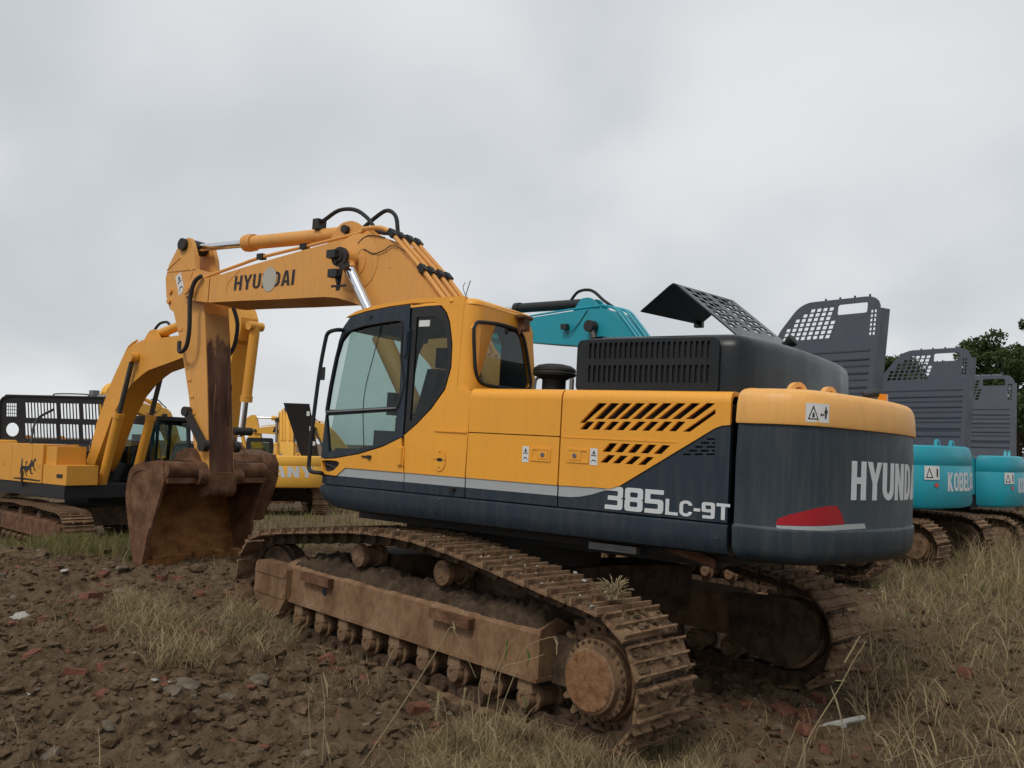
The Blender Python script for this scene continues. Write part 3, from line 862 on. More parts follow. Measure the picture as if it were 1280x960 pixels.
crown = [(1.492, 2.425), (1.490, 2.447), (1.480, 2.472), (1.462, 2.491), (1.44, 2.500), (1.40, 2.506), (1.05, 2.512), (1.05, 2.48), (1.40, 2.474), (1.44, 2.46), (1.458, 2.425)]
def make_side_door(x0, x1, holes=None, diag=False):
    """x0 rear, x1 front"""
    b = MB(); gp = .006
    a0, a1 = x0 + gp, x1 - gp
    if not diag:
        b.plate([(a0, ZM + .004), (a1, ZM + .004), (a1, 2.425), (a0, 2.425)], [], side(1.458), .034)
        b.prism(crown, a0, a1, 'x')
        b.plate(round_poly([(a0, ZY), (a1, ZY), (a1, ZM - .004), (a0, ZM - .004)], .006, 1), [], side(1.458), .034)
    else:
        P = lambda u, v: UP(u, v, 1.492)
        corner = [P(745, 609.3), P(762, 611), P(775, 607), P(893, 535.5), P(902, 532), P(914, 531)]
        lo = [(a1, ZY)] + corner + [(a0, corner[-1][1])]
        b.plate([(a0, 2.425), (a0, corner[-1][1] + .0)] + list(reversed(corner)) + [(a1, ZY), (a1, 2.425)], holes, side(1.458), .034)
        b.prism(crown, a0, a1, 'x')
    d = part(b, 'side_door', 'yellow')
    b = MB()
    if not diag:
        b.plate([(a0, ZK), (a1, ZK), (a1, ZY + .02), (a0, ZY + .02)], [], side(1.452), .030)
    else:
        sl = []
        for row, yy in ((((350, 430),), 631), (((290, 370), (400, 430)), 670), (((232, 310), (345, 430)), 709), (((172, 252), (288, 368), (398, 428)), 747), (((113, 190), (228, 308), (345, 428)), 783)):
            for xa, xb in row:
                q = [UP(840 + X / 8, 470 + Y_ / 8, 1.482) for X, Y_ in ((xa, yy + 8), (xb, yy + 9), (xb, yy - 8), (xa, yy - 9))]
                sl.append(q)
        b.plate([(a0, ZK), (a1, ZK), (a1, ZY + .012), (corner[0][0], corner[0][1] + .012), (corner[2][0] + .01, corner[2][1] + .02), (corner[3][0] + .02, corner[3][1] + .02), (a0, corner[-1][1] + .01)], sl, side(1.452), .030)
    b.obj('lower_panel', 'navy', d)
    b = MB()
    if not diag:
        b.plate([(a0, ZS), (a1, ZS), (a1, ZY - .001), (a0, ZY - .001)], [], side(1.4825), .0025)
    else:
        low = [UP(u, v, 1.485) for u, v in ((700, 620.4), (713, 621.4), (725, 620.8), (740, 618.0), (752, 614.3), (762, 611.3))]
        b.plate([(a1, ZY - .001), (a1, low[0][1])] + low[1:] + [(corner[0][0], corner[0][1] - .001)], [], side(1.4825), .0025)
    b.obj('silver_stripe', 'silver', d)
    return d
sd1 = make_side_door(XQ, XP)
sd2 = make_side_door(XC + .022, XQ, holes_u + holes_l, True)
b = MB(); b.box(XC + .03, XQ - .02, 1.405, 1.42, 1.62, 2.40)
for k in range(26):
    b.box(XC + .05, XQ - .03, 1.42, 1.428, 1.66 + k * .028, 1.672 + k * .028)
b.obj('louvre_mesh', 'black', sd2)
q0, q1 = UP(703, 548.5, 1.492), UP(846, 550.5, 1.492)
b = MB(); b.box(q1[0], q0[0], 1.4905, 1.4955, ZM - .006, ZM + .004, .002, 1)
b.obj('pressed_rib', 'yellow', sd2)
# latches and stickers on the side doors
def latch(par, u0, u1, v0, v1, flip):
    (xa, za), (xb, zb) = UP(u0, v0), UP(u1, v1)
    x0, x1, z0, z1 = min(xa, xb), max(xa, xb), min(za, zb), max(za, zb)
    b = MB()
    b.plate(rrect(x0, x1, z0, z1, .008, 2), [rrect(x0 + .018, x1 - .018, z0 + .016, z1 - .016, .006, 2)], side(1.4915), .007)
    lt = b.obj('door_latch', 'yellow', par)
    xm = x0 + .018 + (x1 - x0 - .036) * (.32 if flip else .68)
    b = MB()
    if flip: b.box(xm, x1 - .02, 1.4916, 1.5005, z0 + .02, z1 - .02, .003, 1)
    else: b.box(x0 + .02, xm, 1.4916, 1.5005, z0 + .02, z1 - .02, .003, 1)
    b.obj('paddle', 'yellow', lt)
    b = MB()
    xc = (xm + x1 - .02) / 2 if flip else (xm + x0 + .02) / 2
    b.lathe([(.017, .0), (.017, .006), (.008, .007), (.007, .002), (.0, .002)], (xc, 1.5, (z0 + z1) / 2), (0, 1, 0), 16)
    b.obj('keyhole', 'steel', lt)
latch(sd1, 664, 688, 559, 577.5, False)
latch(sd2, 709, 736, 560, 579.5, True)
def sticker(par, name, pts, fn, kind=0, th=.0015):
    """white warning label: pts = 4 corners in the plane of fn"""
    b = MB(); b.plate(pts, [], fn, th)
    s = b.obj(name, 'white', par)
    P = lambda a, c: (pts[0][0] + (pts[1][0] - pts[0][0]) * a + (pts[3][0] - pts[0][0]) * c, pts[0][1] + (pts[1][1] - pts[0][1]) * a + (pts[3][1] - pts[0][1]) * c)
    f2 = lambda a, c, d: fn(a, c, d + th)
    b = MB()
    def tri(cx, cy, w, h_, t):
        b.plate([P(cx - w, cy - h_), P(cx + w, cy - h_), P(cx, cy + h_)], [[P(cx - w + t, cy - h_ + t * .8), P(cx + w - t, cy - h_ + t * .8), P(cx, cy + h_ - t * 1.6)]], f2, .0008)
    if kind == 0:      # tall: triangle above, arc below
        tri(.5, .72, .36, .18, .07)
        b.plate([P(.42, .62), P(.56, .62), P(.62, .76), P(.48, .80)], [], f2, .0008)
        b.plate([P(.18, .16), P(.28, .16), P(.36, .26), P(.66, .26), P(.74, .16), P(.84, .16), P(.70, .32), P(.32, .32)], [], f2, .0008)
    else:              # wide: triangle left, arrow and standing figure right
        tri(.30, .50, .23, .34, .035)
        b.plate([P(.24, .32), P(.36, .30), P(.34, .52), P(.28, .60)], [], f2, .0008)
        b.plate([P(.58, .36), P(.63, .43), P(.69, .43), P(.74, .36), P(.69, .30), P(.63, .30)], [], f2, .0008)
        b.plate([P(.80, .26), P(.86, .26), P(.88, .60), P(.92, .50), P(.94, .54), P(.88, .72), P(.80, .72), P(.76, .54), P(.79, .50)], [], f2, .0008)
        b.plate([P(.81, .75), P(.87, .75), P(.87, .84), P(.81, .84)], [], f2, .0008)
    b.obj('printed_symbols', 'ink', s)
    return s
def quad(Y, *px): return [UP(u, v, Y) for u, v in px]
sticker(sd1, 'warning_label', quad(1.492, (652.3, 577.3), (660.3, 578), (661.5, 558), (653.6, 557.6)), side(1.4925))
sticker(sd2, 'warning_label', quad(1.492, (737.2, 581), (746.6, 581.8), (747.2, 560.8), (738, 560.2)), side(1.4925))

GM = letters(0.66, 0.19, 0.19)
x0, z0 = UP(756, 635.8, 1.4835)
x1, z1 = UP(911, 650, 1.4835)
size = .168
txt = '385LC-9T'
big = [1, 1, 1, .66, .66, .66, .66, .66]
tot = sum((GM[c][2] + .075) * k for c, k in zip(txt, big)) - .075
wsc = (x0 - x1) / (size * tot)
write('model_number', txt, {k: v for k, v in GM.items()}, lambda a, c, d: (x0 - a, 1.4835 + d, z0 + c + (.010 if 0 else 0)), size, 'letter', sd2, gap=.075 * wsc, wscale=wsc, big=big)

# counterweight -----------------------------------------------------------
half = [(-2.505, 1.49), (-2.70, 1.492), (-2.83, 1.478), (-2.93, 1.44), (-3.02, 1.375), (-3.085, 1.28), (-3.135, 1.17), (-3.205, 1.0), (-3.29, .78), (-3.37, .52), (-3.42, .26), (-3.44, 0)]
plan = half + [(x, -y) for x, y in reversed(half[:-1])]
dense = []
for i in range(len(plan) - 1):
    dense += [plan[i]] + ([((plan[i][0] + plan[i + 1][0]) / 2, (plan[i][1] + plan[i + 1][1]) / 2)] if i in (0, len(plan) - 2) else [])
plan = dense + [plan[-1]]
plan = plan + [(-2.505, 0.75), (-2.505, -.0)][::-1]
plan = [p for p in plan]
# counter-clockwise order (seen from above) for the inset
ar = sum(plan[i][0] * plan[(i + 1) % len(plan)][1] - plan[(i + 1) % len(plan)][0] * plan[i][1] for i in range(len(plan)))
if ar < 0: plan = plan[::-1]
def cw_ring(z, ins, fr=0.0):
    return [(x if x > -2.52 and False else x, y, z) for x, y in inset_plan(plan, ins)]
b = MB()
b.stack([cw_ring(z, i) for z, i in ((1.352, .16), (1.36, .10), (1.385, .045), (1.42, .014), (1.46, .004), (1.585, .0), (1.594, .002), (1.602, .012), (1.61, .014), (2.05, .012), (2.285, .022))])
cw = part(b, 'counterweight', 'slate_cw', 40)
b = MB()
b.stack([cw_ring(z, i) for z, i in ((2.286, .020), (2.288, .006), (2.305, .002), (2.42, .008), (2.475, .018), (2.505, .034), (2.522, .06), (2.532, .10), (2.535, .14))])
b.obj('top_cover', 'yellow_cw', cw, ang=40)
# arc-length map along the outside of the counterweight
line = half + [(x, -y) for x, y in reversed(half[:-1])]
cum = [0]
for i in range(len(line) - 1): cum.append(cum[-1] + math.dist(line[i], line[i + 1]))
def on_cw(s, z, d, ins=0.016):
    s = max(0, min(cum[-1] - 1e-4, s))
    i = max(0, int(np.searchsorted(cum, s, 'right')) - 1)
    t = (s - cum[i]) / (cum[i + 1] - cum[i])
    def nrm(k):
        a, c = Vector(line[max(k - 1, 0)]), Vector(line[min(k + 1, len(line) - 1)])
        q = (c - a).normalized(); return Vector((q.y, -q.x))
    p = Vector(line[i]).lerp(Vector(line[i + 1]), t)
    n = nrm(i).lerp(nrm(i + 1), t).normalized()
    if n.dot(p) < 0: n = -n
    p = p + n * (d - ins)
    return (p.x, p.y, z)
def cw_sz(u, v, ins=0.016):          # pixel -> (arc length, height) on the counterweight
    best = None
    for k in range(400):
        s = cum[-1] * k / 400
        x, y, _ = on_cw(s, 0, 0, ins)
        P3 = ROT_U @ Vector((x, y, 2.0)) - CAM
        uu = 640 + F_PX * P3.dot(CR) / P3.dot(CF)
        if best is None or abs(uu - u) < best[0]: best = (abs(uu - u), s, x, y)
        if uu > u and best[0] < 3: break
    _, s, x, y = best
    def vv(z):
        P3 = ROT_U @ Vector((x, y, z)) - CAM
        return 480 - F_PX * P3.dot(CU) / P3.dot(CF)
    z = 2.0
    for _ in range(8): z += (vv(z) - v) / (vv(z) - vv(z + .01)) * .01
    return s, z
def dense_poly(pts, st=.04):
    out = []
    for i in range(len(pts)):
        a, c = Vector(pts[i]), Vector(pts[(i + 1) % len(pts)])
        n = max(1, int((c - a).length / st))
        out += [tuple(a.lerp(c, k / n)) for k in range(n)]
    return out
def cw_plate(name, pts, mat, off=.002, th=.003, par=None, ins=.016):
    """thin sheet wrapped round the counterweight, cut in narrow vertical strips"""
    xs = sorted(p[0] for p in pts); lo, hi = xs[0], xs[-1]
    t2 = MB(); t2.plate(pts, [], lambda a, c, d: (a, c, d), th)
    bm = bmesh.new(); bv = [bm.verts.new(v) for v in t2.v]
    for q in t2.f: bm.faces.new([bv[k] for k in q])
    n = max(2, int((hi - lo) / .035))
    for k in range(1, n):
        bmesh.ops.bisect_plane(bm, geom=bm.verts[:] + bm.edges[:] + bm.faces[:], plane_co=(lo + (hi - lo) * k / n, 0, 0), plane_no=(1, 0, 0))
    for v in bm.verts: v.co = Vector(on_cw(v.co.x, v.co.y, v.co.z + off, ins))
    mb = MB(); mb.addbm(bm)
    return mb.obj(name, mat, par or cw)
red = [cw_sz(u, v) for u, v in ((972, 656), (973.5, 648.5), (990, 643), (1020, 635.5), (1035, 632.5), (1047, 632.3), (1052, 641), (1057, 655.2))]
cw_plate('red_reflector', red, 'red')
sil = [cw_sz(u, v) for u, v in ((972, 656.6), (974.5, 660.5), (982, 662.6), (1030, 663.6), (1083, 660.5), (1081, 654.3), (1057, 655.7))]
cw_plate('silver_reflector', sil, 'silver')
s0, zb = cw_sz(1064, 625)
_, zt = cw_sz(1064, 576)
s1 = 2 * (cum[-1] / 2) - s0
GH = letters(0.60, 0.21, 0.17)
hw = 'HYUNDAI'
hs = zt - zb
tot = sum(GH[c][2] + .085 for c in hw) - .085
wsc = .90 * min(1.25, (s1 - s0) / (hs * tot))
write('maker_name', hw, GH, lambda a, c, d: on_cw(s0 + a, zb + c, d + .002), hs, 'letter', cw, gap=.085 * wsc, wscale=wsc, slices=5)
s_a, z_a = cw_sz(1004, 527, .005); s_b, z_b = cw_sz(1034, 530, .005); z_c = cw_sz(1004, 503.5, .005)[1]
lab = cw_plate('warning_label', [(s_a, z_a), (s_b, z_a), (s_b, z_c), (s_a, z_c)], 'white', off=.012)
f_l = lambda a, c, d: on_cw(s_a + (s_b - s_a) * a, z_a + (z_c - z_a) * c, .0165 + d)
b = MB()
b.plate([(.08, .14), (.50, .14), (.29, .9)], [[(.13, .2), (.45, .2), (.29, .76)]], f_l, .0008)
b.plate([(.24, .28), (.34, .26), (.33, .46), (.28, .54)], [], f_l, .0008)
b.plate([(.58, .42), (.62, .5), (.68, .42), (.74, .5), (.74, .38), (.58, .36)], [], f_l, .0008)
b.plate([(.80, .22), (.86, .22), (.88, .58), (.92, .5), (.93, .56), (.88, .72), (.80, .72), (.76, .54), (.79, .5)], [], f_l, .0008)
b.plate([(.81, .75), (.87, .75), (.87, .84), (.81, .84)], [], f_l, .0008)
b.obj('printed_symbols', 'ink', lab)
# lifting eyes and the lamp on top of the counterweight
for uu, vv in ((1034, 493), (1079, 503)):
    s_, _ = cw_sz(uu, 520)
    x, y, _ = on_cw(s_, 0, 0, .30)
    t0 = Vector(on_cw(s_ - .05, 0, 0)[:2]); t1 = Vector(on_cw(s_ + .05, 0, 0)[:2]); td = (t1 - t0).normalized()
    b = MB(); pr = [(-.11, 0)] + _arc(0, .07, .085, .085, 165, 15, 8) + [(.11, 0)]
    hl = _arc(0, .085, .04, .04, 0, 330, 9)
    b.plate(pr, [hl], lambda a, c, d: (x + td.x * a - td.y * (d - .02), y + td.y * a + td.x * (d - .02), 2.445 + c), .04)
    b.obj('lifting_eye', 'yellow_cw', cw)
s_, _ = cw_sz(1108, 530); x, y, _ = on_cw(s_, 0, 0, .16)
b = MB(); b.cyl((x, y, 2.52), (x, y, 2.57), .012); b.cyl((x + .03, y + .03, 2.56), (x - .06, y - .02, 2.58), .022, .03, n=16)
b.obj('rear_camera', 'plastic', cw)
s_, _ = cw_sz(1120, 530); x, y, _ = on_cw(s_, 0, 0, .12)
b = MB(); b.box(x - .03, x + .03, y - .035, y + .035, 2.52, 2.58, .012)
b.obj('marker_lamp', 'orange_lens', cw)

# engine hood ---------------------------------------------------------------
hp = [(-1.06, 1.13), (-2.28, 1.13), (-2.40, 1.10), (-2.47, 1.02), (-2.53, .86), (-2.60, .6), (-2.68, .2), (-2.72, -.2), (-2.76, -.7), (-2.76, -1.10), (-2.66, -1.26), (-2.40, -1.32), (-1.06, -1.32)]
if sum(hp[i][0] * hp[(i + 1) % len(hp)][1] - hp[(i + 1) % len(hp)][0] * hp[i][1] for i in range(len(hp))) < 0: hp = hp[::-1]
hp = round_poly(hp, [.08 if p[0] > -1.1 else .05 for p in hp], 3)
def hr(z, i):
    return [(x, y, z) for x, y in inset_plan(hp, i)]
b = MB()
b.stack([hr(z, i) for z, i in ((2.49, 0), (2.86, .012), (2.915, .03), (2.95, .065), (2.968, .11), (2.976, .17))])
hood = part(b, 'engine_hood', 'hood', 40)
hh = []
for k in range(23):
    xx = -1.20 - k * .0445
    hh.append(rrect(xx - .012, xx + .012, 2.775, 2.905, .010, 2))
    hh.append(rrect(xx - .012, xx + .012, 2.585, 2.725, .010, 2))
b = MB()
b.plate(rrect(-2.26, -1.08, 2.51, 2.93, .05, 4), hh, side(1.135), .022)
b.obj('louvre_panel', 'hood', hood)
b = MB(); b.box(-2.23, -1.12, 1.1305, 1.1345, 2.54, 2.92)
for k in range(7): b.box(-2.22, -1.13, 1.1345, 1.138, 2.585 + k * .02, 2.592 + k * .02)
b.obj('louvre_backing', 'black', hood)
# raised lid with perforated face, hinged at the rear of the hood
Yn, Yf = .60, -.52
A_, D_ = Vector(UP(842, 352, Yn)), Vector(UP(914, 412, Yn))
lipa = Vector(UP(801, 388, Yn))
ax = (D_ - A_); Ln = ax.length; ax.normalize()
nx_ = Vector((-ax.y, ax.x))
D2 = Ln + .10
TW = (Vector(UP(910, 368, Yf)) - A_) * .5 + (Vector(UP(984, 432, Yf)) - D_) * .5
def lidp(a, c, d):                   # a along the lid (down), c across, d thickness
    p = A_ + ax * a + nx_ * d
    return (p.x + TW.x * c, Yn + (Yf - Yn) * c, p.y + TW.y * c)
hol = []
for grp, (ca, cb) in enumerate(((.08, .44), (.52, .92))):
    nA = 7
    for i in range(nA):
        for j in range(3):
            a0_ = Ln * (.08 + .125 * i) + .022 * (j % 2); w_ = (cb - ca) / 3
            if a0_ > Ln * .86: continue
            hol.append([(a0_, ca + j * w_ + .012), (a0_ + .054, ca + j * w_ + .012), (a0_ + .062, ca + (j + 1) * w_ - .018), (a0_ + .008, ca + (j + 1) * w_ - .018)])
b = MB()
b.plate([(.03, 0), (D2, 0), (D2, 1), (.03, 1)], hol, lidp, .012)
lid = part(b, 'hood_lid', 'hood')
b = MB()
cp = [A_ + ax * .03, A_ - ax * .0 + (lipa - A_).normalized() * .0 + nx_ * .0]
edge = [A_ + ax * .03, A_ + ax * .005 + (lipa - A_).normalized() * .012, A_ + (lipa - A_).normalized() * .05, lipa]
edge_in = [p + Vector((.004, -.012)) for p in edge]
b.hull6([(p.x, Yn, p.y) for p in edge] + [(p.x, Yn, p.y) for p in reversed(edge_in)], [(p.x + TW.x, Yf, p.y + TW.y) for p in edge] + [(p.x + TW.x, Yf, p.y + TW.y) for p in reversed(edge_in)])
b.obj('front_lip', 'hood', lid)
b = MB(); q = lipa + TW + Vector((.02, .02)); b.box(q.x - .05, q.x + .03, Yf - .01, Yf + .05, q.y - .06, q.y + .02, .01)
b.obj('lid_catch', 'black', lid)
pe = Vector(lidp(D2 - .04, .98, .03))
b = MB(); b.lathe([(.0, -.05), (.03, -.04), (.055, .02), (.06, .06), (.04, .07), (.0, .06)], pe + Vector((0, -.08, .05)), (-.5, .1, .4), 14)
b.obj('exhaust_tip', 'plastic', hood)
# air pre-cleaner
cx, cz = UP(692, 488, .75)
b = MB()
b.lathe([(.0, -.12), (.105, -.12), (.105, .09), (.13, .105), (.185, .125), (.192, .145), (.185, .16), (.19, .17), (.185, .19), (.15, .215), (.09, .228), (.0, .232)], (cx, .75, cz), (0, 0, 1), 28)
part(b, 'air_precleaner', 'rubber', 25)
b = MB(); b.tube([(cx + .10, .9, 2.4), (cx + .13, .85, 2.62), (cx + .10, .82, 2.66)], .012, 6); b.box(cx - .28, cx - .25, .9, .93, 2.4, 2.64, .004)
part(b, 'hood_rail', 'steel')

# boom ---------------------------------------------------------------------
BL, BR = .10, -.50
def bp(L, Y=BL): return [UP(u, v, Y) for u, v in L]
topc = bp([(241, 352), (262, 347.5), (300, 335.5), (345, 322.5), (390, 309.5), (431, 298.5), (452, 294), (470, 293), (484, 298.5), (500, 314), (522, 339), (545, 369)])
botc = bp([(459, 386.5), (446, 380), (433, 375.5), (420, 372), (405, 371), (350, 374), (300, 376), (262, 378)])
foot = [(.62, 2.85), (.30, 2.15), (.12, 2.02), (.02, 1.92), (.10, 1.78), (.28, 1.76), (.48, 1.88), (.78, 2.25), (1.25, 2.85), (1.75, 3.28)]
prof = topc + foot[:] + botc
# solid part starts behind the fork at the tip
xf = 5.00
body = [p for p in prof if p[0] < xf]
zt_, zb_ = np.interp(-xf, [-p[0] for p in topc], [p[1] for p in topc]), botc[-1][1]
body = [(xf, float(zt_))] + [p for p in topc if p[0] < xf] + foot + [p for p in botc if p[0] < xf] + [(xf, zb_)]
b = MB(); b.prism(body, BR, BL, bev=0.012)
boom = part(b, 'boom', 'yellow_boom', 25)
piv = Vector(UP(236, 363, .12))
for ya, yb in ((.04, .10), (-.50, -.44)):
    b = MB()
    fk = [(xf + .02, float(zt_)), (piv.x + .02, piv.y + .17), (piv.x + .13, piv.y + .09), (piv.x + .15, piv.y - .04), (piv.x + .08, piv.y - .12), (xf + .02, zb_ + .003)]
    b.prism(round_poly(fk, [0, .06, .06, .06, .06, 0], 3), ya, yb, bev=.006)
    b.obj('tip_fork', 'yellow_boom', boom)
b = MB(); b.cyl((piv.x, .155, piv.y), (piv.x, -.555, piv.y), .085, n=20, bev=.01); b.cyl((piv.x, .17, piv.y), (piv.x, -.57, piv.y), .05, n=16)
b.obj('tip_pin', 'yellow_boom', boom)
# weld seams on the side plate
b = MB()
w1 = bp([(282, 366), (286, 352), (300, 337.5)], BL + .003); w2 = bp([(284, 352), (300, 373)], BL + .003)
b.tube([(x, BL, z) for x, z in w1], .006, 6); b.tube([(x, BL, z) for x, z in bp([(287, 354), (302, 374)])], .005, 6, sm=1)
b.obj('weld_seam', 'yellow_boom', boom)
cyp = Vector(UP(437, 325, .17))
b = MB(); b.lathe([(.0, .0), (.34, .0), (.34, .006), (.32, .012), (.0, .012)], (cyp.x - .03, BL, cyp.y - .02), (0, 1, 0), 40)
b.lathe([(.0, .012), (.20, .012), (.20, .02), (.18, .024), (.0, .024)], (cyp.x, BL, cyp.y), (0, 1, 0), 32)
b.obj('pin_doubler_plate', 'yellow_boom', boom)
GB = letters(0.60, 0.19, 0.16)
p0 = Vector(UP(292, 363.5, BL + .002)); p1 = Vector(UP(367, 356, BL + .002)); pt = Vector(UP(293, 345, BL + .002))
dx = (p1 - p0); tl = dx.length; dx.normalize(); up_ = Vector((-dx.y, dx.x)); up_ = up_ if up_.y > 0 else -up_
hs = (pt - p0).length * .98
tot = sum(GB[c][2] + .12 for c in hw) - .12
wsc = tl / (hs * tot)
def on_boom(a, c, d):
    p = p0 + dx * a + up_ * c
    return (p.x, BL + .0015 + d, p.y)
write('maker_name', hw, GB, on_boom, hs, 'ink', boom, gap=.12 * wsc, wscale=wsc, skew=.06, th=.002)
pc = Vector(UP(337, 349, BL))
b = MB(); b.plate([(pc.x + .125 * math.cos(2 * math.pi * k / 28), pc.y + .155 * math.sin(2 * math.pi * k / 28)) for k in range(28)], [], side(BL + .004), .002)
b.obj('painted_over_patch', 'patch', boom)
# boom cylinders
for yy in (.24, -.64):
    foot_ = Vector((.86, yy, 1.72)); head = Vector((cyp.x, yy, cyp.y)); d_ = (foot_ - head).normalized()
    b = MB(); b.cyl(head - d_ * .02, head + d_ * 1.25, .062, n=20); ro = b.obj('boom_cylinder_rod', 'chrome', main, S_)
    b = MB(); b.cyl(head + d_ * 1.1, foot_, .105, n=24, bev=.01); b.obj('boom_cylinder_barrel', 'yellow_boom', ro)
    b = MB(); b.cyl((head.x, yy - .075, head.z), (head.x, yy + .075, head.z), .105, n=24, bev=.012); b.cyl(head, head + d_ * .16, .075, n=20)
    b.obj('rod_eye', 'yellow_boom', ro)
b = MB(); b.cyl((cyp.x, .30, cyp.y), (cyp.x, .345, cyp.y), .115, n=24, bev=.012); b.cyl((cyp.x, .345, cyp.y), (cyp.x, .36, cyp.y), .06, n=12)
b.cyl((cyp.x, -.75, cyp.y), (cyp.x, .30, cyp.y), .06, n=16)
part(b, 'boom_cylinder_pin', 'darkmetal')
# arm cylinder on top of the boom
ap = Vector(UP(230.5, 306, .0)); ax0 = Vector((ap.x, -.2, ap.y)); bx = Vector((2.76, -.2, 4.505))
d_ = (bx - ax0).normalized(); Lc = (bx - ax0).length
b = MB(); b.cyl(ax0 + d_ * .05, ax0 + d_ * 1.5, .052, n=20); ro = b.obj('arm_cylinder_rod', 'chrome', main, S_)
b = MB(); b.cyl(ax0 - d_ * .0 + Vector((0, .10, 0)), ax0 + Vector((0, -.10, 0)), .10, n=20, bev=.01); b.obj('rod_eye', 'darkmetal', ro)
gl = (ax0.x - UP(308, 303, -.2)[0])
b = MB(); b.cyl(ax0 + d_ * gl, ax0 + d_ * (Lc - .12), .090, n=28, bev=.012)
b.cyl(ax0 + d_ * gl, ax0 + d_ * (gl + .16), .112, n=28, bev=.015); b.cyl(ax0 + d_ * (gl + .05), ax0 + d_ * (gl + .09), .117, n=28, bev=.006)
b.cyl(bx + Vector((0, .11, 0)), bx + Vector((0, -.11, 0)), .10, n=20, bev=.01)
ab = b.obj('arm_cylinder_barrel', 'yellow_boom', ro)
for yy in (-.08, -.32):
    b = MB(); b.prism(round_poly([(bx.x + .34, 4.33), (bx.x + .12, 4.60), (bx.x - .10, 4.62), (bx.x - .50, 4.34)], [.02, .08, .10, .02], 4), yy - .02, yy + .02, bev=.006)
    b.obj('cylinder_ear', 'yellow_boom', boom)
b = MB(); b.cyl((bx.x, .0, bx.z), (bx.x, -.40, bx.z), .05, n=16); b.obj('cylinder_pin', 'darkmetal', ro)
# hydraulic lines: yellow pipes with black clamps, black hoses at the knuckle
b = MB()
for off in (0,):
    b.tube([(x, BL - .06, z) for x, z in bp([(255, 347), (300, 331), (327, 321.5), (381, 308.5), (431, 296), (450, 291)], BL - .06)], .022, 8, sm=2)
    b.tube([(x, BL - .12, z + .03) for x, z in bp([(300, 335.5), (345, 322.5), (390, 309.5), (431, 298.5)])], .016, 8, sm=2)
for i, yy in enumerate((.07, -.07, -.24, -.38)):
    lp = [(2.35, 4.44), (2.10, 4.43), (1.93, 4.36), (1.74, 4.19), (1.47, 3.94), (1.20, 3.66), (.95, 3.38), (.70, 3.0)]
    st = 0 if i == 0 else 1
    b.tube([(x + .03, yy, z + .01) for x, z in (lp if i == 0 else lp[1:])], .027, 8, sm=3)
b.tube([(x, BL - .06, z) for x, z in bp([(431, 296), (450, 291)], BL - .06)] + [(2.35, .07, 4.44)], .022, 8, sm=3)
pipes = b.obj('hydraulic_pipe', 'yellow_boom', boom)
for (x, z, an) in ((1.90, 4.34, -42), (1.43, 3.905, -43)):
    for i, yy in enumerate((.07, -.07, -.24, -.38)):
        cl = MB(); xx, zz = x + .03, z + .01
        c_, s_ = math.cos(R(45)), math.sin(R(45))
        cl.hull6([(xx + c_ * .05 + s_ * q_, yy + e_, zz + s_ * .05 - c_ * q_) for q_, e_ in ((-.038, -.045), (-.038, .045), (.03, .045), (.03, -.045))],
                 [(xx - c_ * .05 + s_ * q_, yy + e_, zz - s_ * .05 - c_ * q_) for q_, e_ in ((-.038, -.045), (-.038, .045), (.03, .045), (.03, -.045))], .008)
        cl.obj('pipe_clamp', 'rubber', boom)
for u, v in ((327, 321), (381, 308.5)):
    cl = MB(); x, z = UP(u, v, BL - .06); cl.box(x - .05, x + .05, BL - .10, BL - .02, z - .035, z + .035, .008); cl.obj('pipe_clamp', 'rubber', boom)
b = MB()
hx, hz = UP(403, 281, -.2)
b.tube([(hx + .02, -.15, hz), (hx - .12, -.13, hz + .04), (hx - .35, -.12, hz + .125), (hx - .62, -.11, hz + .10), (hx - .85, -.09, hz - .03), (hx - 1.06, -.07, 4.44), (1.97, -.07, 4.40)], .025, 8)
b.tube([(hx - .55, -.30, hz - .10), (hx - .78, -.30, hz + .04), (hx - .98, -.28, hz + .10), (hx - 1.14, -.26, hz + .0), (hx - 1.22, -.24, 4.42), (1.98, -.24, 4.40)], .025, 8)
b.obj('hydraulic_hose', 'rubber', boom)
b = MB(); b.box(hx - .05, hx + .05, -.22, -.08, hz - .08, hz + .05, .012); b.tube([(hx, -.15, hz - .05), (hx + .02, -.15, hz - .16), (hx + .08, -.15, hz - .2)], .02, 6)
b.obj('hose_block', 'darkmetal', boom)
b = MB()
b.tube([(x, BL + .012, z) for x, z in bp([(452, 317), (447, 316), (449, 304), (462, 294.5), (482, 297)])], .006, 5)
b.tube([(x, BL + .02, z) for x, z in bp([(449, 318), (456, 312), (468, 317.5), (482, 313), (492, 307), (508, 315)])], .006, 5)
b.obj('lamp_cable', 'rubber', boom)
# two work lamps on the boom
for (u, v) in ((417, 318), (418.5, 342)):
    x, z = UP(u, v, .36)
    b = MB(); b.box(x - .065, x + .065, .33, .41, z - .045, z + .045, .012); lm = b.obj('work_lamp', 'plastic', boom)
    b = MB(); b.box(x + .0655, x + .069, .34, .40, z - .035, z + .035, .002, 1); b.obj('lamp_glass', 'steel', lm)
    b = MB(); b.box(x - .09, x - .06, .34, .38, z - .03, z - .01); b.cyl((x - .02, .36, z - .04), (x - .05, .36, z - .11), .015, n=8); b.obj('lamp_stem', 'darkmetal', lm)
x, z = UP(424, 337, .34)
b = MB(); b.prism([(x - .02, z - .24), (x + .03, z - .24), (x - .0, z + .04), (x - .14, z + .08), (x - .15, z + .03), (x - .05, z - .0)], .33, .345, bev=.003)
b.box(x - .12, x + .10, .335, .35, z - .20, z - .175)
b.obj('lamp_bracket', 'darkmetal', boom)
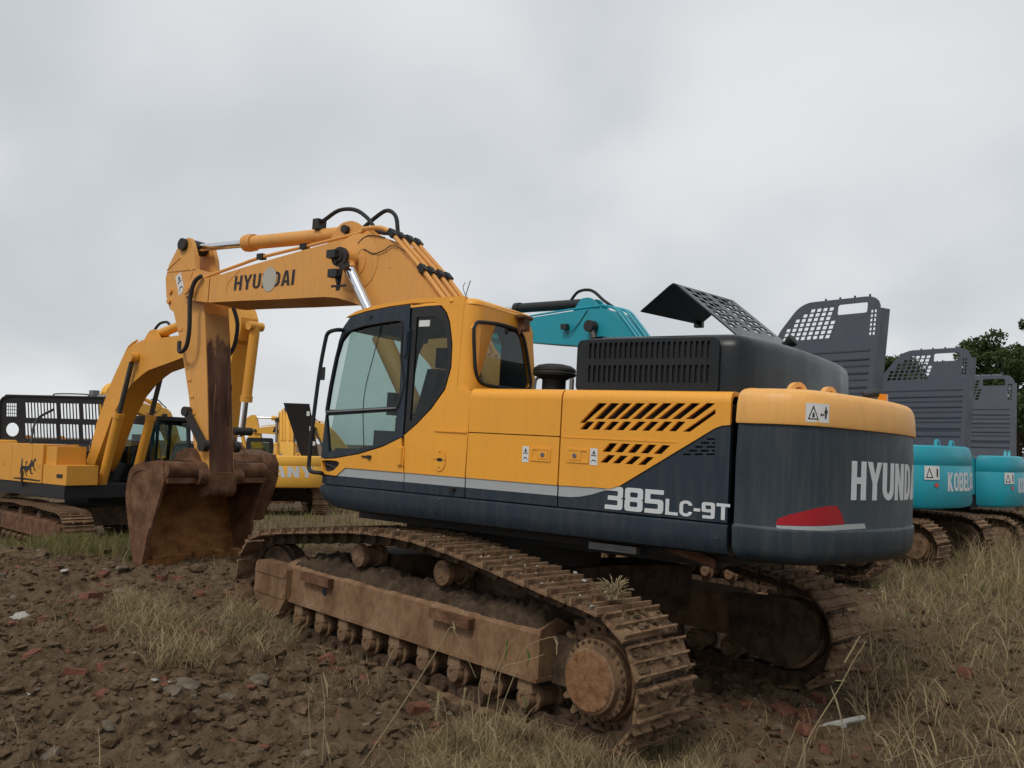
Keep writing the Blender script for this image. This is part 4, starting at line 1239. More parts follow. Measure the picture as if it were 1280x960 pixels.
# arm ------------------------------------------------------------------------
AL, AR = .0, -.40
armf = [UP(u, v, AL) for u, v in ((233, 298), (222, 310), (211, 332), (207, 348), (208, 370), (212, 386), (217, 390), (227, 435), (236, 495), (242, 555))]
armb = [UP(u, v, AL) for u, v in ((261, 596), (260.5, 560), (259, 484), (257, 420), (255, 380))]
xs_, zs_ = UP(254, 604, AL)
low = [(xs_ + .10, zs_ + .16), (xs_ + .05, zs_ + .05), (xs_ - .02, zs_ + .03)]
bodyp = [p for p in armf if p[1] < 4.2] + low + armb
ztop = 4.2
fx = float(np.interp(-ztop, [-p[1] for p in armf], [p[0] for p in armf]))
bodyp = [(fx, ztop)] + bodyp + [(armb[-1][0] + .10, 4.0), (5.43, ztop)]
b = MB(); b.prism(bodyp, AR, AL, bev=.010)
arm = part(b, 'arm', 'yellow_boom', 25)
for ya, yb in ((AL - .065, AL), (AR, AR + .065)):
    b = MB()
    tp_ = [p for p in armf if p[1] >= ztop + .02] + [(fx, ztop - .02), (5.45, ztop - .02), (5.50, 4.40), (ap.x - .16, ap.y + .02), (ap.x - .10, ap.y + .09)]
    b.prism(tp_, ya, yb, bev=.008)
    b.obj('cylinder_clevis', 'yellow_boom', arm)
b = MB(); b.cyl((ap.x, AL + .05, ap.y), (ap.x, AR - .05, ap.y), .085, n=20, bev=.012)
b.obj('clevis_pin', 'darkmetal', arm)
b = MB()
for u, v in ((214, 364), (212, 377)): 
    x, z = UP(u, v, AL); b.cyl((x, AL - .01, z), (x, AL + .03, z), .035, n=12)
b.tube([(x, AL + .003, z) for x, z in [UP(u, v, AL) for u, v in ((209, 338), (226, 322), (241, 340), (236, 356))]], .007, 6, sm=1)
for k in range(7):
    v = 412 + k * 21; u = float(np.interp(v, [390, 435, 495, 562], [217, 227, 236, 242])) + 5
    x, z = UP(u, v, AL); b.box(x - .02, x + .05, AL, AL + .012, z - .016, z + .016, .004)
b.obj('weld_detail', 'yellow_boom', arm)
sticker(arm, 'warning_label', [UP(u, v, AL) for u, v in ((224, 370), (231, 362), (226, 340), (219.5, 346.5))], side(AL + .002))
# worn strip down the back of the arm
wb = [UP(261, 590, AL), UP(260, 545, AL), UP(259, 484, AL), UP(257.6, 440, AL)]
b = MB()
lo_, hi_ = wb[0], wb[-1]
bx_ = lambda z: float(np.interp(z, [p[1] for p in reversed(armb)][::-1], [p[0] for p in reversed(armb)][::-1]))
def back(y, z, d): return (bx_(z) - .0025 - d, y, z)
hi_ = UP(255.4, 390, AL)
b.plate([(AL - .012, lo_[1]), (AR + .012, lo_[1])] + [(AR + .012, z_) for z_ in (1.9, 2.6, 3.27)] + [(AR + .012, hi_[1]), (AL - .012, hi_[1])] + [(AL - .012, z_) for z_ in (3.27, 2.6, 1.9)], [], back, .004)
wp = b.obj('wear_strip', 'worn_arm', arm)
b = MB()
for yy in (AL - .09, AR + .09):
    b.box(bx_(2.2) - .022, bx_(2.2) - .004, yy - .02, yy + .02, 1.75, 2.65, .006)
b.obj('wear_rib', 'worn', wp)
b = MB(); b.prism(round_poly([(armb[0][0] - .03, armb[0][1] + .06), (armb[0][0] - .05, armb[0][1] - .20), (armb[0][0] + .02, armb[0][1] - .27), (armb[0][0] + .26, armb[0][1] - .25), (armb[0][0] + .32, armb[0][1] + .04)], [.01, .05, .06, .08, .02], 3), AR - .018, AL + .018, bev=.012)
b.obj('arm_end_boss', 'rust', arm)
# hoses hanging at the joint
b = MB()
j0 = UP(252, 345, .14)
b.tube([(j0[0], .14, j0[1]), (j0[0] + .10, .16, j0[1] - .07), (j0[0] + .16, .17, j0[1] - .28), (j0[0] + .12, .17, j0[1] - .70), (j0[0] + .17, .16, j0[1] - .95), (j0[0] + .34, .13, j0[1] - 1.0), (j0[0] + .43, .08, j0[1] - .86)], .028, 8)
b.tube([(armb[-1][0] - .04, -.44, 3.75), (armb[-1][0] - .14, -.46, 3.5), (armb[-1][0] - .12, -.45, 3.2), (armb[-1][0] + .0, -.42, 3.0)], .028, 8)
b.obj('joint_hose', 'rubber', arm)
# bucket linkage
r0 = Vector(UP(250.5, 557, .10)); r1 = Vector(UP(229, 514, .10)); e1 = Vector(UP(238, 574, .10))
for yy in (.05, -.45):
    b = MB(); dn_ = (r1 - r0); n_ = Vector((-dn_.y, dn_.x)).normalized()
    b.prism([r0 + n_ * .06, r1 + n_ * .05, r1 - n_ * .05, r0 - n_ * .06], yy - .022, yy + .022, bev=.012)
    b.cyl((r0.x, yy - .045, r0.y), (r0.x, yy + .045, r0.y), .075, n=18, bev=.01); b.cyl((r1.x, yy - .04, r1.y), (r1.x, yy + .04, r1.y), .065, n=18, bev=.01)
    part(b, 'rocker_link', 'darkmetal')
b = MB(); b.prism([r1 + Vector((.05, 0)), e1 + Vector((.07, 0)), e1 - Vector((.07, 0)), r1 - Vector((.05, 0))], -.36, -.04, bev=.02)
part(b, 'bucket_link', 'darkmetal')

# bucket ---------------------------------------------------------------------
KL, KR = .60, -1.0
near = [UP(u, v, KL) for u, v in ((203, 579), (200, 575), (185, 577), (170, 577.5), (161, 592), (157, 617), (159, 645), (162, 670), (167, 712), (172, 716), (177, 711), (187, 666), (194, 640), (205, 601))]
def smooth_open(P, k=4):
    out = []
    for i in range(len(P) - 1):
        p0, p1, p2, p3 = (Vector(P[max(0, min(len(P) - 1, i + d))]) for d in (-1, 0, 1, 2))
        for j in range(k):
            t = j / k
            out.append(tuple(0.5 * ((2 * p1) + (p2 - p0) * t + (2 * p0 - 5 * p1 + 4 * p2 - p3) * t * t + (3 * p1 - p0 - 3 * p2 + p3) * t ** 3)))
    return out + [P[-1]]
lip_, top_ = near[9], near[0]
near[3] = UP(174, 578.5, KL); near.insert(4, UP(166, 583, KL))
back_ = smooth_open(near[1:10], 4)
tail_ = near[10:]
near = [near[0]] + back_ + tail_
N0 = len(back_)
shell = near[1:N0 + 2]
b = MB()
th = .035
sh_in = inset_plan(shell, .0)
cen = Vector((5.15, .95))
def inn(p, k):
    v = Vector(p) - cen; return tuple(cen + v * (1 - k / max(v.length, .05)))
ring = shell + [inn(p, .035) for p in reversed(shell)]
sub = []
b.prism(ring, KR + .03, KL - .03, bev=.0)
bucket = part(b, 'bucket', ['rust', 'rust_in'], 40)
# inner faces take the scoured, orange rust
me = bucket.data
for p_ in me.polygons:
    c_ = p_.center
    if (Vector((c_.x, c_.z)) - cen).length > .01 and p_.normal.dot(Vector((cen.x - c_.x, 0, cen.y - c_.z)).normalized()) > .5: p_.material_index = 1
for ya, yb in ((KL - .04, KL), (KR, KR + .04)):
    b = MB(); b.prism(near, ya, yb, bev=.006)
    sp = b.obj('side_plate', 'rust', bucket)
    # side cutter welded on the leading edge and wear bead round the heel
    b = MB()
    yo = KL + .0 if yb == KL else KR
    e0, e1_ = Vector(near[-4]), Vector(near[-3])
    b.prism([e0 + Vector((-.02, -.02)), e0 + Vector((.06, .0)), e1_ + Vector((.05, -.02)), e1_ + Vector((-.015, .06))], ya - .025 if yb != KL else yb - .03, (yb + .03) if yb == KL else ya + .03, bev=.01)
    b.obj('side_cutter', 'rust', bucket)
    b = MB(); b.tube([(x, yb if yb == KL else ya, z) for x, z in [inn(p, .10) for p in near[6:N0 - 2]]], .010, 6, sm=3)
    b.obj('heel_bead', 'rust', bucket)
b = MB()
tc = Vector(near[-1]) + Vector((.05, .13))
b.cyl((tc.x, KL - .02, tc.y), (tc.x, KR + .02, tc.y), .11, n=24)
b.box(tc.x - .09, tc.x + .02, KR + .03, KL - .03, tc.y - .16, tc.y - .09, .01)
b.obj('torque_tube', 'rust', bucket)
bpx, bpz = UP(247.5, 596, .12)
for ya, yb in ((.02, .12), (-.52, -.42)):
    b = MB()
    b.prism(round_poly([(bpx - .09, bpz - .10), (bpx + .10, bpz - .10), (tc.x + .25, tc.y + .0), (5.42, 1.60), (5.36, 1.72), (tc.x + .16, 1.80), (tc.x + .02, 1.62), (bpx - .07, bpz + .10)], [.06, .05, .02, .03, .04, .05, .08, .06], 3), ya, yb, bev=.01)
    b.cyl((bpx, ya - .02, bpz), (bpx, yb + .03, bpz), .105, n=22, bev=.012)
    b.obj('bucket_ear', 'rust', bucket)
b = MB(); b.cyl((bpx, .16, bpz), (bpx, -.56, bpz), .055, n=16); b.obj('bucket_pin', 'darkmetal', bucket)
lx, lz = lip_
for k in range(5):
    yy = KR + .18 + k * (KL - KR - .36) / 4
    b = MB()
    b.hull6([(lx - .16, yy - .07, lz + .20), (lx - .16, yy + .07, lz + .20), (lx - .05, yy + .07, lz + .22), (lx - .05, yy - .07, lz + .22)],
            [(lx - .10, yy - .045, lz - .10), (lx - .10, yy + .045, lz - .10), (lx - .07, yy + .045, lz - .10), (lx - .07, yy - .045, lz - .10)], .008)
    b.obj('bucket_tooth', 'rust_in', bucket)
b = MB(); b.box(lx - .10, lx - .04, KR + .03, KL - .03, lz + .02, lz + .16, .008)
b.obj('cutting_lip', 'rust_in', bucket)
# ---------------------------------------------------------------- the digger's cab
YC = 1.47
def lean(z): return -.045 * max(0.0, z - 2.1)
def cside(Y):
    return lambda a, c, d: (a, Y + d + lean(c), c)
def cp(L): return [UP(u, v, YC + lean(2.1 + max(0, (545 - v)) * .0068)) for u, v in L]
dark_edge = cp([(545, 378.2), (554, 383), (560, 391), (564, 403), (567, 430), (565.5, 460), (558, 487), (541, 511), (523, 530), (506, 545)])
top_edge = cp([(440, 396), (460, 389.5), (490, 383.5), (516, 380)])
roof_edge = cp([(434, 397), (447, 389.5), (470, 382), (520, 374), (560, 371.5)])
# yellow shell on the left: roof rail, rear pillar and the panel behind the door
XR = -.13
zt0 = roof_edge[-1][1]
poly = [(XP + .006, ZY), (XD - .004, ZY), (dark_edge[-1][0] - .012, dark_edge[-1][1] - .004)]
poly += [(x - .004, z) for x, z in reversed(dark_edge)] + [(x, z + .004) for x, z in reversed(top_edge)]
poly += [roof_edge[0]] + roof_edge[1:] + [(XR, zt0 - .004), (XR, 2.52), (XP + .006, 2.47)]
b = MB(); b.plate(poly, [], cside(YC - .02), .04)
# rounded rear left corner
XB = -.246
n = 6; rr = .12
def corner_ring(z):
    y0 = YC + .02 + lean(z)
    P = [(XR, y0)] + [(XB + rr - rr * math.sin(R(90 * k / n)) - .0, y0 - rr + rr * math.cos(R(90 * k / n))) for k in range(n + 1)]
    return [(x, y, z) for x, y in P]
zz = [2.47, 2.7, 2.9, 3.1, 3.2, 3.245]
vs = []
for z in zz:
    s_ = 0
    vs += [(x + s_ * (1 if x < XR - .01 else 0), y - s_, z) for x, y, z in corner_ring(z)]
m_ = n + 2; fs = []
for i in range(len(zz) - 1):
    for k in range(m_ - 1):
        fs.append((i * m_ + k, i * m_ + k + 1, (i + 1) * m_ + k + 1, (i + 1) * m_ + k))
b.add(vs, fs)
shell_ = part(b, 'cab_shell', 'yellow', 40)
# rear wall with its window opening
YI = .36
win = [UX(u, v, XB) for u, v in ((597, 402.5), (620, 404.5), (640, 410), (651, 416.5), (656, 430), (660, 455), (663, 478), (660, 486.5), (650, 487.5), (620, 483.5), (605, 480.5), (597.5, 474.5), (594, 462), (592.5, 440), (592, 410))]
wall = [(YC - rr + .02, 2.45), (YC - rr + .02 + lean(3.2), 3.24), (.72, 3.26), (.60, 3.22), (.50, 3.12), (YI, 2.45)]
b = MB(); b.plate(wall, [win], lambda a, c, d: (XB + d, a, c), .035)
b.obj('rear_wall', 'yellow', shell_)
b = MB(); P3 = [(XB - .004, y, z) for y, z in win]
b.tube(P3 + [P3[0]], .016, 6, sm=2)
b.obj('window_seal', 'rubber', shell_)
b = MB(); b.plate(win, [], lambda a, c, d: (XB + .012 + d, a, c), .005)
b.obj('rear_glass', 'glass_mid', shell_)
# roof skin: a shallow rounded lid that dips towards the windscreen
rp = round_poly([(XB - .004, .46), (1.165, .46), (1.165, 1.4405), (XB - .004, 1.4405)], [.10, .10, .10, .125], 6)
rpl = []
for i in range(len(rp)):
    p, q = Vector(rp[i]), Vector(rp[(i + 1) % len(rp)]); n_ = max(1, int((q - p).length / .12))
    rpl += [tuple(p.lerp(q, k / n_)) for k in range(n_)]
drop = lambda x: float(np.interp(x, [.25, .6, .93, 1.05, 1.165], [0, .016, .055, .10, .165]))
b = MB(); b.stack([[(x, y, z - drop(x)) for x, y in inset_plan(rpl, i)] for z, i in ((3.222, .0), (3.243, .004), (3.262, .020), (3.276, .048), (3.286, .095), (3.293, .18), (3.296, .30))], bottom=False)
roof = b.obj('roof', 'yellow', shell_, ang=60)
b = MB(); b.box(-.10, 1.05, .55, 1.36, 3.12, 3.15, .01); b.obj('headliner', 'seat', shell_)
# lower strip of the panel behind the door
b = MB(); b.plate([(XP + .006, ZK), (XD - .004, ZK), (XD - .004, ZY + .02), (XP + .006, ZY + .02)], [], side(1.448), .032)
lp_ = b.obj('lower_panel', 'navy', shell_)
b = MB(); b.plate([(XP + .006, ZS), (XD - .004, ZS), (XD - .004, ZY - .001), (XP + .006, ZY - .001)], [], side(1.4802), .0025); b.obj('silver_stripe', 'silver', lp_)
x, z = UP(568, 611, 1.48); b = MB(); b.cyl((x, 1.48, z), (x, 1.515, z), .016, n=10); b.box(x - .01, x + .05, 1.50, 1.515, z - .012, z + .01, .004); b.obj('drain_plug', 'darkmetal', lp_)
q0, q1 = UP(543, 539.4, 1.49), UP(583, 541.2, 1.49)
b = MB(); b.box(q1[0], q0[0], 1.489, 1.4945, ZM - .005, ZM + .004, .002, 1); b.obj('pressed_rib', 'yellow', shell_)
x, z = UP(550, 574.8, 1.49)
b = MB(); b.plate([(x + .062 * math.cos(2 * math.pi * k / 24), z + .095 * math.sin(2 * math.pi * k / 24)) for k in range(24)], [[(x + .034 * math.cos(2 * math.pi * k / 12), z + .016 * math.sin(2 * math.pi * k / 12)) for k in range(12)]], side(1.4905), .007)
fl = b.obj('filler_cover', 'yellow', shell_)
b = MB(); b.plate(rrect(x - .036, x + .036, z - .018, z + .018, .01, 2), [], side(1.4905), .001)
for du, dv in ((0, .065), (0, -.065), (.05, 0), (-.05, 0)): b.cyl((x + du, 1.4975, z + dv), (x + du, 1.4995, z + dv), .006, n=8)
b.obj('filler_slot', 'black', fl)
# door
dup = cp([(403.5, 572.5), (409, 522), (417.5, 468), (425.5, 427), (431.5, 409), (440, 397), (460, 390.5), (490, 384.5), (515, 381), (511.5, 450), (505.5, 545.5), (480, 557.2), (450, 566.5), (420, 572)])
h1 = cp([(410.5, 513.5), (415.4, 482.7), (422.6, 446.7), (428.6, 427), (437, 416), (455, 408.5), (476.5, 404.5), (497, 401.5), (503.5, 402), (505.3, 409), (503.8, 449), (500.5, 508)])
h2 = cp([(409.6, 519.5), (499.6, 513.5), (498, 543), (474, 555.5), (443, 562.5), (413, 565)])
b = MB(); b.plate(dup, [h1, h2], cside(YC - .016), .04)
door = part(b, 'cab_door', 'navy')
b = MB(); b.tube([(x, YC + .026 + lean(z), z) for x, z in h1 + [h1[0]]], .011, 6, sm=2); b.obj('window_seal', 'rubber', door)
b = MB(); b.plate([(a, c) for a, c in h1], [], cside(YC), .005); b.obj('upper_glass', 'glass', door)
b = MB(); b.plate([(a, c) for a, c in h2], [], cside(YC), .005); b.obj('lower_glass', 'glass', door)
xm = (h1[0][0] + h1[-1][0]) / 2
b = MB(); b.tube([(x, YC + .03, z) for x, z in cp([(411, 515.5), (455, 513), (499, 510.5)])], .010, 6); b.obj('sash_rail', 'steel', door)
b = MB(); b.tube([(x, YC + .012 + lean(z), z) for x, z in cp([(478, 405), (468, 445), (459, 480), (455, 512), (456, 560)])], .004, 5); b.obj('sash_edge', 'rubber', door)
dlo = cp([(402.6, 574), (420, 573.2), (450, 568), (480, 558.8), (503.5, 547.3), (502.8, 560)])
grip = cp([(404, 575.5), (414, 575.2), (423, 576.2), (426.3, 578.5), (425, 582), (419, 588), (412, 590), (406.5, 589)])
grip = round_poly(grip, .01, 2)
b = MB(); b.plate([(XD + .004, ZY + .0)] + [(a, c) for a, c in reversed([p for p in dlo[:-1]])] + [(XF, 1.69), (UP(420, 596)[0], 1.685), (UP(431, 589)[0], ZY)], [grip], cside(YC - .016), .038)
b.obj('lower_skin', 'yellow', door)
gx = [p[0] for p in grip]; gzz = [p[1] for p in grip]
b = MB(); b.box(min(gx) - .01, max(gx) + .01, YC - .07, YC - .018, min(gzz) - .01, max(gzz) + .01, .01); b.tube([(min(gx) + .02, YC - .005, min(gzz) + .03), ((min(gx) + max(gx)) / 2, YC + .012, min(gzz) + .06), (max(gx) - .02, YC - .005, max(gzz) - .04)], .010, 6); b.obj('door_grip', 'plastic', door)
b = MB(); b.plate([(XD + .004, ZK), (XF - .002, ZK), (XF - .002, 1.688), (UP(420, 596)[0] + .0, 1.688), (UP(431, 589)[0], ZY + .015), (XD + .004, ZY + .015)], [], side(1.446), .034); lw = b.obj('lower_panel', 'navy', door)
b = MB(); b.plate([(XD + .004, ZS), (UP(419, 596)[0], ZS), (UP(431, 589)[0], ZY - .001), (XD + .004, ZY - .001)], [], side(1.4802), .0025); b.obj('silver_stripe', 'silver', lw)
b = MB()
x, z = UP(500.5, 570, 1.50); b.cyl((x, 1.50, z - .075), (x, 1.50, z + .075), .022, n=12, bev=.004); b.box(x - .035, x + .035, 1.488, 1.498, z - .085, z + .085, .004); b.obj('hinge', 'yellow', door)
b = MB(); x, z = UP(508, 428, 1.47); b.cyl((x, 1.475, z - .12), (x, 1.475, z + .10), .02, n=10); b.box(x - .03, x + .02, 1.44, 1.47, z - .14, z + .12, .006); b.obj('hinge', 'navy', door)
x, z = UP(457, 570.5, 1.50); b = MB(); b.box(x - .06, x + .05, 1.492, 1.505, z - .006, z + .006, .002); b.box(x - .06, x - .02, 1.492, 1.512, z - .018, z + .012, .004); b.obj('door_pull', 'darkmetal', door)
x, z = UP(464, 396, 1.44); b = MB(); b.cyl((x, 1.43, z), (x, 1.462, z), .016, n=12); b.obj('door_stop', 'plastic', door)
# quarter window behind the door
qo = cp([(517, 381), (545, 379.6), (553, 384), (559, 392), (563, 404), (566, 430), (564.5, 460), (557, 486), (540, 510), (523, 528.5), (507.5, 543), (513, 470)])
qi = cp([(522.5, 397), (546, 396), (555, 404), (560, 420), (561, 440), (559, 465), (552, 487), (537, 508), (522, 522), (514, 527), (518, 470)])
b = MB(); b.plate(qo, [qi], cside(YC - .012), .030); qw = b.obj('quarter_window', 'black', main, S_)
b = MB(); b.plate(qi, [], cside(YC), .005); b.obj('quarter_glass', 'glass', qw)
b = MB(); x, z = UP(530, 404, 1.44); b.plate(rrect(x - .06, x + .06, z - .028, z + .028, .004, 1), [], cside(YC + .006), .002); b.obj('window_label', 'white', qw)
# right wall, front pillars, windscreen, floor
outl = [(1.36, 1.62), (1.36, 1.83), (1.205, 2.95), (1.13, 3.12), (.9, 3.2), (-.1, 3.22), (-.22, 3.1), (-.23, 1.62)]
def ins(P, d):
    q = P if sum(P[i][0] * P[(i + 1) % len(P)][1] - P[(i + 1) % len(P)][0] * P[i][1] for i in range(len(P))) > 0 else P[::-1]
    return inset_plan(q, d)
rh = [(1.28, 1.95), (1.14, 2.92), (1.06, 3.08), (.16, 3.12), (.10, 3.0), (.10, 1.98)]
b = MB(); b.plate(outl, [rh], lambda a, c, d: (a, .44 + d, c), .05)
b.box(1.33, 1.37, .46, 1.45, 1.60, 1.86, .01)
b.box(1.0, 1.20, .48, 1.40, 3.03, 3.14, .03)
cf = part(b, 'cab_frame', 'navy')
b = MB(); b.plate(rh, [], lambda a, c, d: (a, .46 + d, c), .005); b.obj('right_glass', 'glass', cf)
b = MB(); b.hull6([(1.352, .49, 1.86), (1.352, 1.44, 1.86), (1.19, 1.40, 3.04), (1.19, .49, 3.04)], [(1.346, .49, 1.86), (1.346, 1.44, 1.86), (1.184, 1.40, 3.04), (1.184, .49, 3.04)]); b.obj('windscreen', 'glass', cf)
b = MB(); b.box(-.22, 1.34, .46, 1.44, 1.58, 1.66, .01); b.obj('cab_floor', 'plastic', cf)
b = MB(); b.tube([(1.1, .52, 2.30), (.75, .52, 2.42), (.15, .52, 2.44)], .014, 6, sm=3); b.tube([(1.18, .56, 2.95), (1.10, .56, 2.62), (1.18, .60, 2.45)], .014, 6); b.obj('grab_bar', 'black', cf)
# seat and controls
b = MB()
SX = .40
b.box(.10 + SX, .60 + SX, .70, 1.20, 1.98, 2.12, .05, 3)
b.hull6([(.06 + SX, .72, 2.05), (.20 + SX, .72, 2.05), (.20 + SX, 1.18, 2.05), (.06 + SX, 1.18, 2.05)], [(-.06 + SX, .76, 2.70), (.06 + SX, .76, 2.70), (.06 + SX, 1.14, 2.70), (-.06 + SX, 1.14, 2.70)], .05, 3)
b.box(-.08 + SX, .03 + SX, .83, 1.07, 2.72, 2.90, .045, 3)
b.box(.12 + SX, .55 + SX, .75, 1.15, 1.66, 1.98, .02)
seat = part(b, 'operator_seat', 'seat', 45)
for yy in (.56, 1.28):
    b = MB(); b.box(.05, .62, yy - .07, yy + .07, 1.95, 2.24, .04); b.tube([(.55, yy, 2.24), (.58, yy, 2.40)], .018, 8); b.box(.55, .61, yy - .03, yy + .03, 2.38, 2.50, .02)
    b.obj('control_console', 'plastic', seat)
b = MB(); b.box(1.08, 1.16, .62, .86, 2.28, 2.50, .02); b.tube([(1.1, .7, 1.66), (1.12, .7, 2.30)], .03, 8); b.tube([(.95, .90, 1.66), (1.0, .90, 2.05)], .015, 6); b.tube([(.95, 1.02, 1.66), (1.0, 1.02, 2.05)], .015, 6)
part(b, 'monitor_and_pedals', 'plastic')
# handrail in front of the door, mirror plate, roof bits
hy = 1.56
def hpt(L): return [(UP(u, v, hy)[0], hy, UP(u, v, hy)[1]) for u, v in L]
b = MB(); a_ = UP(429, 412.5, 1.46)
b.tube([(a_[0], 1.46, a_[1])] + hpt([(420, 412.5), (410.5, 416), (406.5, 427), (399, 468), (391, 530), (386.5, 575), (386.5, 586), (391, 590), (400, 591)]) + [(UP(403, 592, 1.48)[0] , 1.48, UP(403, 592, 1.48)[1])], .019, 8)
hr_ = part(b, 'handrail', 'black')
q = UP(400, 467, hy); b = MB(); b.box(q[0] - .06, q[0] + .01, hy - .006, hy + .006, q[1] - .06, q[1] + .06, .004); b.obj('mirror_plate', 'black', hr_)
b = MB()
for u, v, yy in ((566, 377.5, 1.42), (593, 383, 1.30)):
    x, z = UP(u, v, yy); b.lathe([(.0, .03), (.012, .03), (.02, .024), (.022, .0)], (x, yy, z), (0, .8, .6) if u < 580 else (-.8, .2, .4), 12)
b.obj('roof_bolt', 'yellow', roof)
ly, lz = UX(655, 397, XB - .05)
b = MB(); b.box(XB - .09, XB + .02, ly - .10, ly + .08, lz - .01, lz + .015, .005); b.box(XB - .08, XB - .01, ly - .06, ly + .03, lz - .12, lz - .01, .01); b.tube([(XB - .05, ly + .04, lz - .1), (XB - .06, ly + .08, lz - .16), (XB - .05, ly + .10, lz - .06)], .006, 5); b.obj('rear_lamp_bracket', 'rust', shell_)
x, z = UP(581, 382, 1.38); b = MB(); b.tube([(x, 1.38, z), (x + .0, 1.37, z + .10), (x - .03, 1.36, z + .22)], .004, 5); b.tube([(x, 1.38, z + .09), (x + .03, 1.38, z + .16), (x + .01, 1.38, z + .2)], .003, 5); b.obj('aerial', 'rubber', shell_)
# ---------------------------------------------------------------- the diggers parked around it
BOOM_T = [(.30, 2.25), (.62, 2.85), (1.23, 3.62), (1.50, 3.89), (1.77, 4.13), (1.99, 4.30), (2.25, 4.37), (2.63, 4.35), (3.16, 4.29), (3.77, 4.21), (4.43, 4.12), (5.02, 4.03), (5.42, 3.98)]
BOOM_B = [(5.46, 3.74), (4.38, 3.69), (3.64, 3.67), (2.80, 3.66), (2.53, 3.60), (2.20, 3.50), (1.75, 3.28), (1.25, 2.85), (.78, 2.25), (.48, 1.88), (.28, 1.76), (.10, 1.78), (.02, 1.92)]
ARM = [(.27, .78), (.45, .66), (.60, .43), (.65, .25), (.60, 0), (.50, -.18), (.40, -.23), (.17, -.73), (-.07, -1.38), (-.26, -2.08), (-.38, -2.42), (-.52, -2.50), (-.66, -2.40), (-.58, -2.2), (-.43, -1.26), (-.31, -.58), (-.22, -.15), (-.10, .15), (.02, .70), (.12, .80)]
BKT = [(.20, .20), (.27, .25), (.50, .21), (.75, .20), (.88, .04), (.91, -.22), (.84, -.50), (.75, -.74), (.60, -1.14), (.52, -1.17), (.44, -1.12), (.35, -.66), (.27, -.40), (.15, 0)]
def rot2(P, c, a):
    ca, sa = math.cos(R(a)), math.sin(R(a))
    return [(c[0] + (x - c[0]) * ca - (z - c[1]) * sa, c[1] + (x - c[0]) * sa + (z - c[1]) * ca) for x, z in P]
def lid_panel(b, w, h_, fn, diag=.42, slots='diamond'):
    """pressed engine cover: a across, c up"""
    outer = round_poly([(0, 0), (w, 0), (w, h_), (w * diag * .55, h_), (0, h_ * .74)], [.02, .05, .26, .22, .20], 5)
    holes = [rrect(w * .60, w * .88, h_ * .875, h_ * .955, .03, 2)]
    for r_ in range(7):
        zc = h_ * (.70 + .036 * r_)
        for k in range(8):
            x0 = w * (.075 + .012 * r_ + .061 * k)
            if zc + .04 > h_ * (.755 + .62 * (x0 / w)) or zc > h_ * .955: continue
            if x0 > w * .545: continue
            holes.append([(x0, zc), (x0 + w * .043, zc), (x0 + w * .050, zc + h_ * .026), (x0 + w * .007, zc + h_ * .026)])
    for r_ in range(6):
        zc = h_ * (.70 + .034 * r_)
        for k in range(2):
            x0 = w * (.915 + .032 * k)
            holes.append([(x0, zc), (x0 + w * .02, zc), (x0 + w * .02, zc + h_ * .022), (x0, zc + h_ * .022)])
    b.plate(outer, holes, fn, .02)
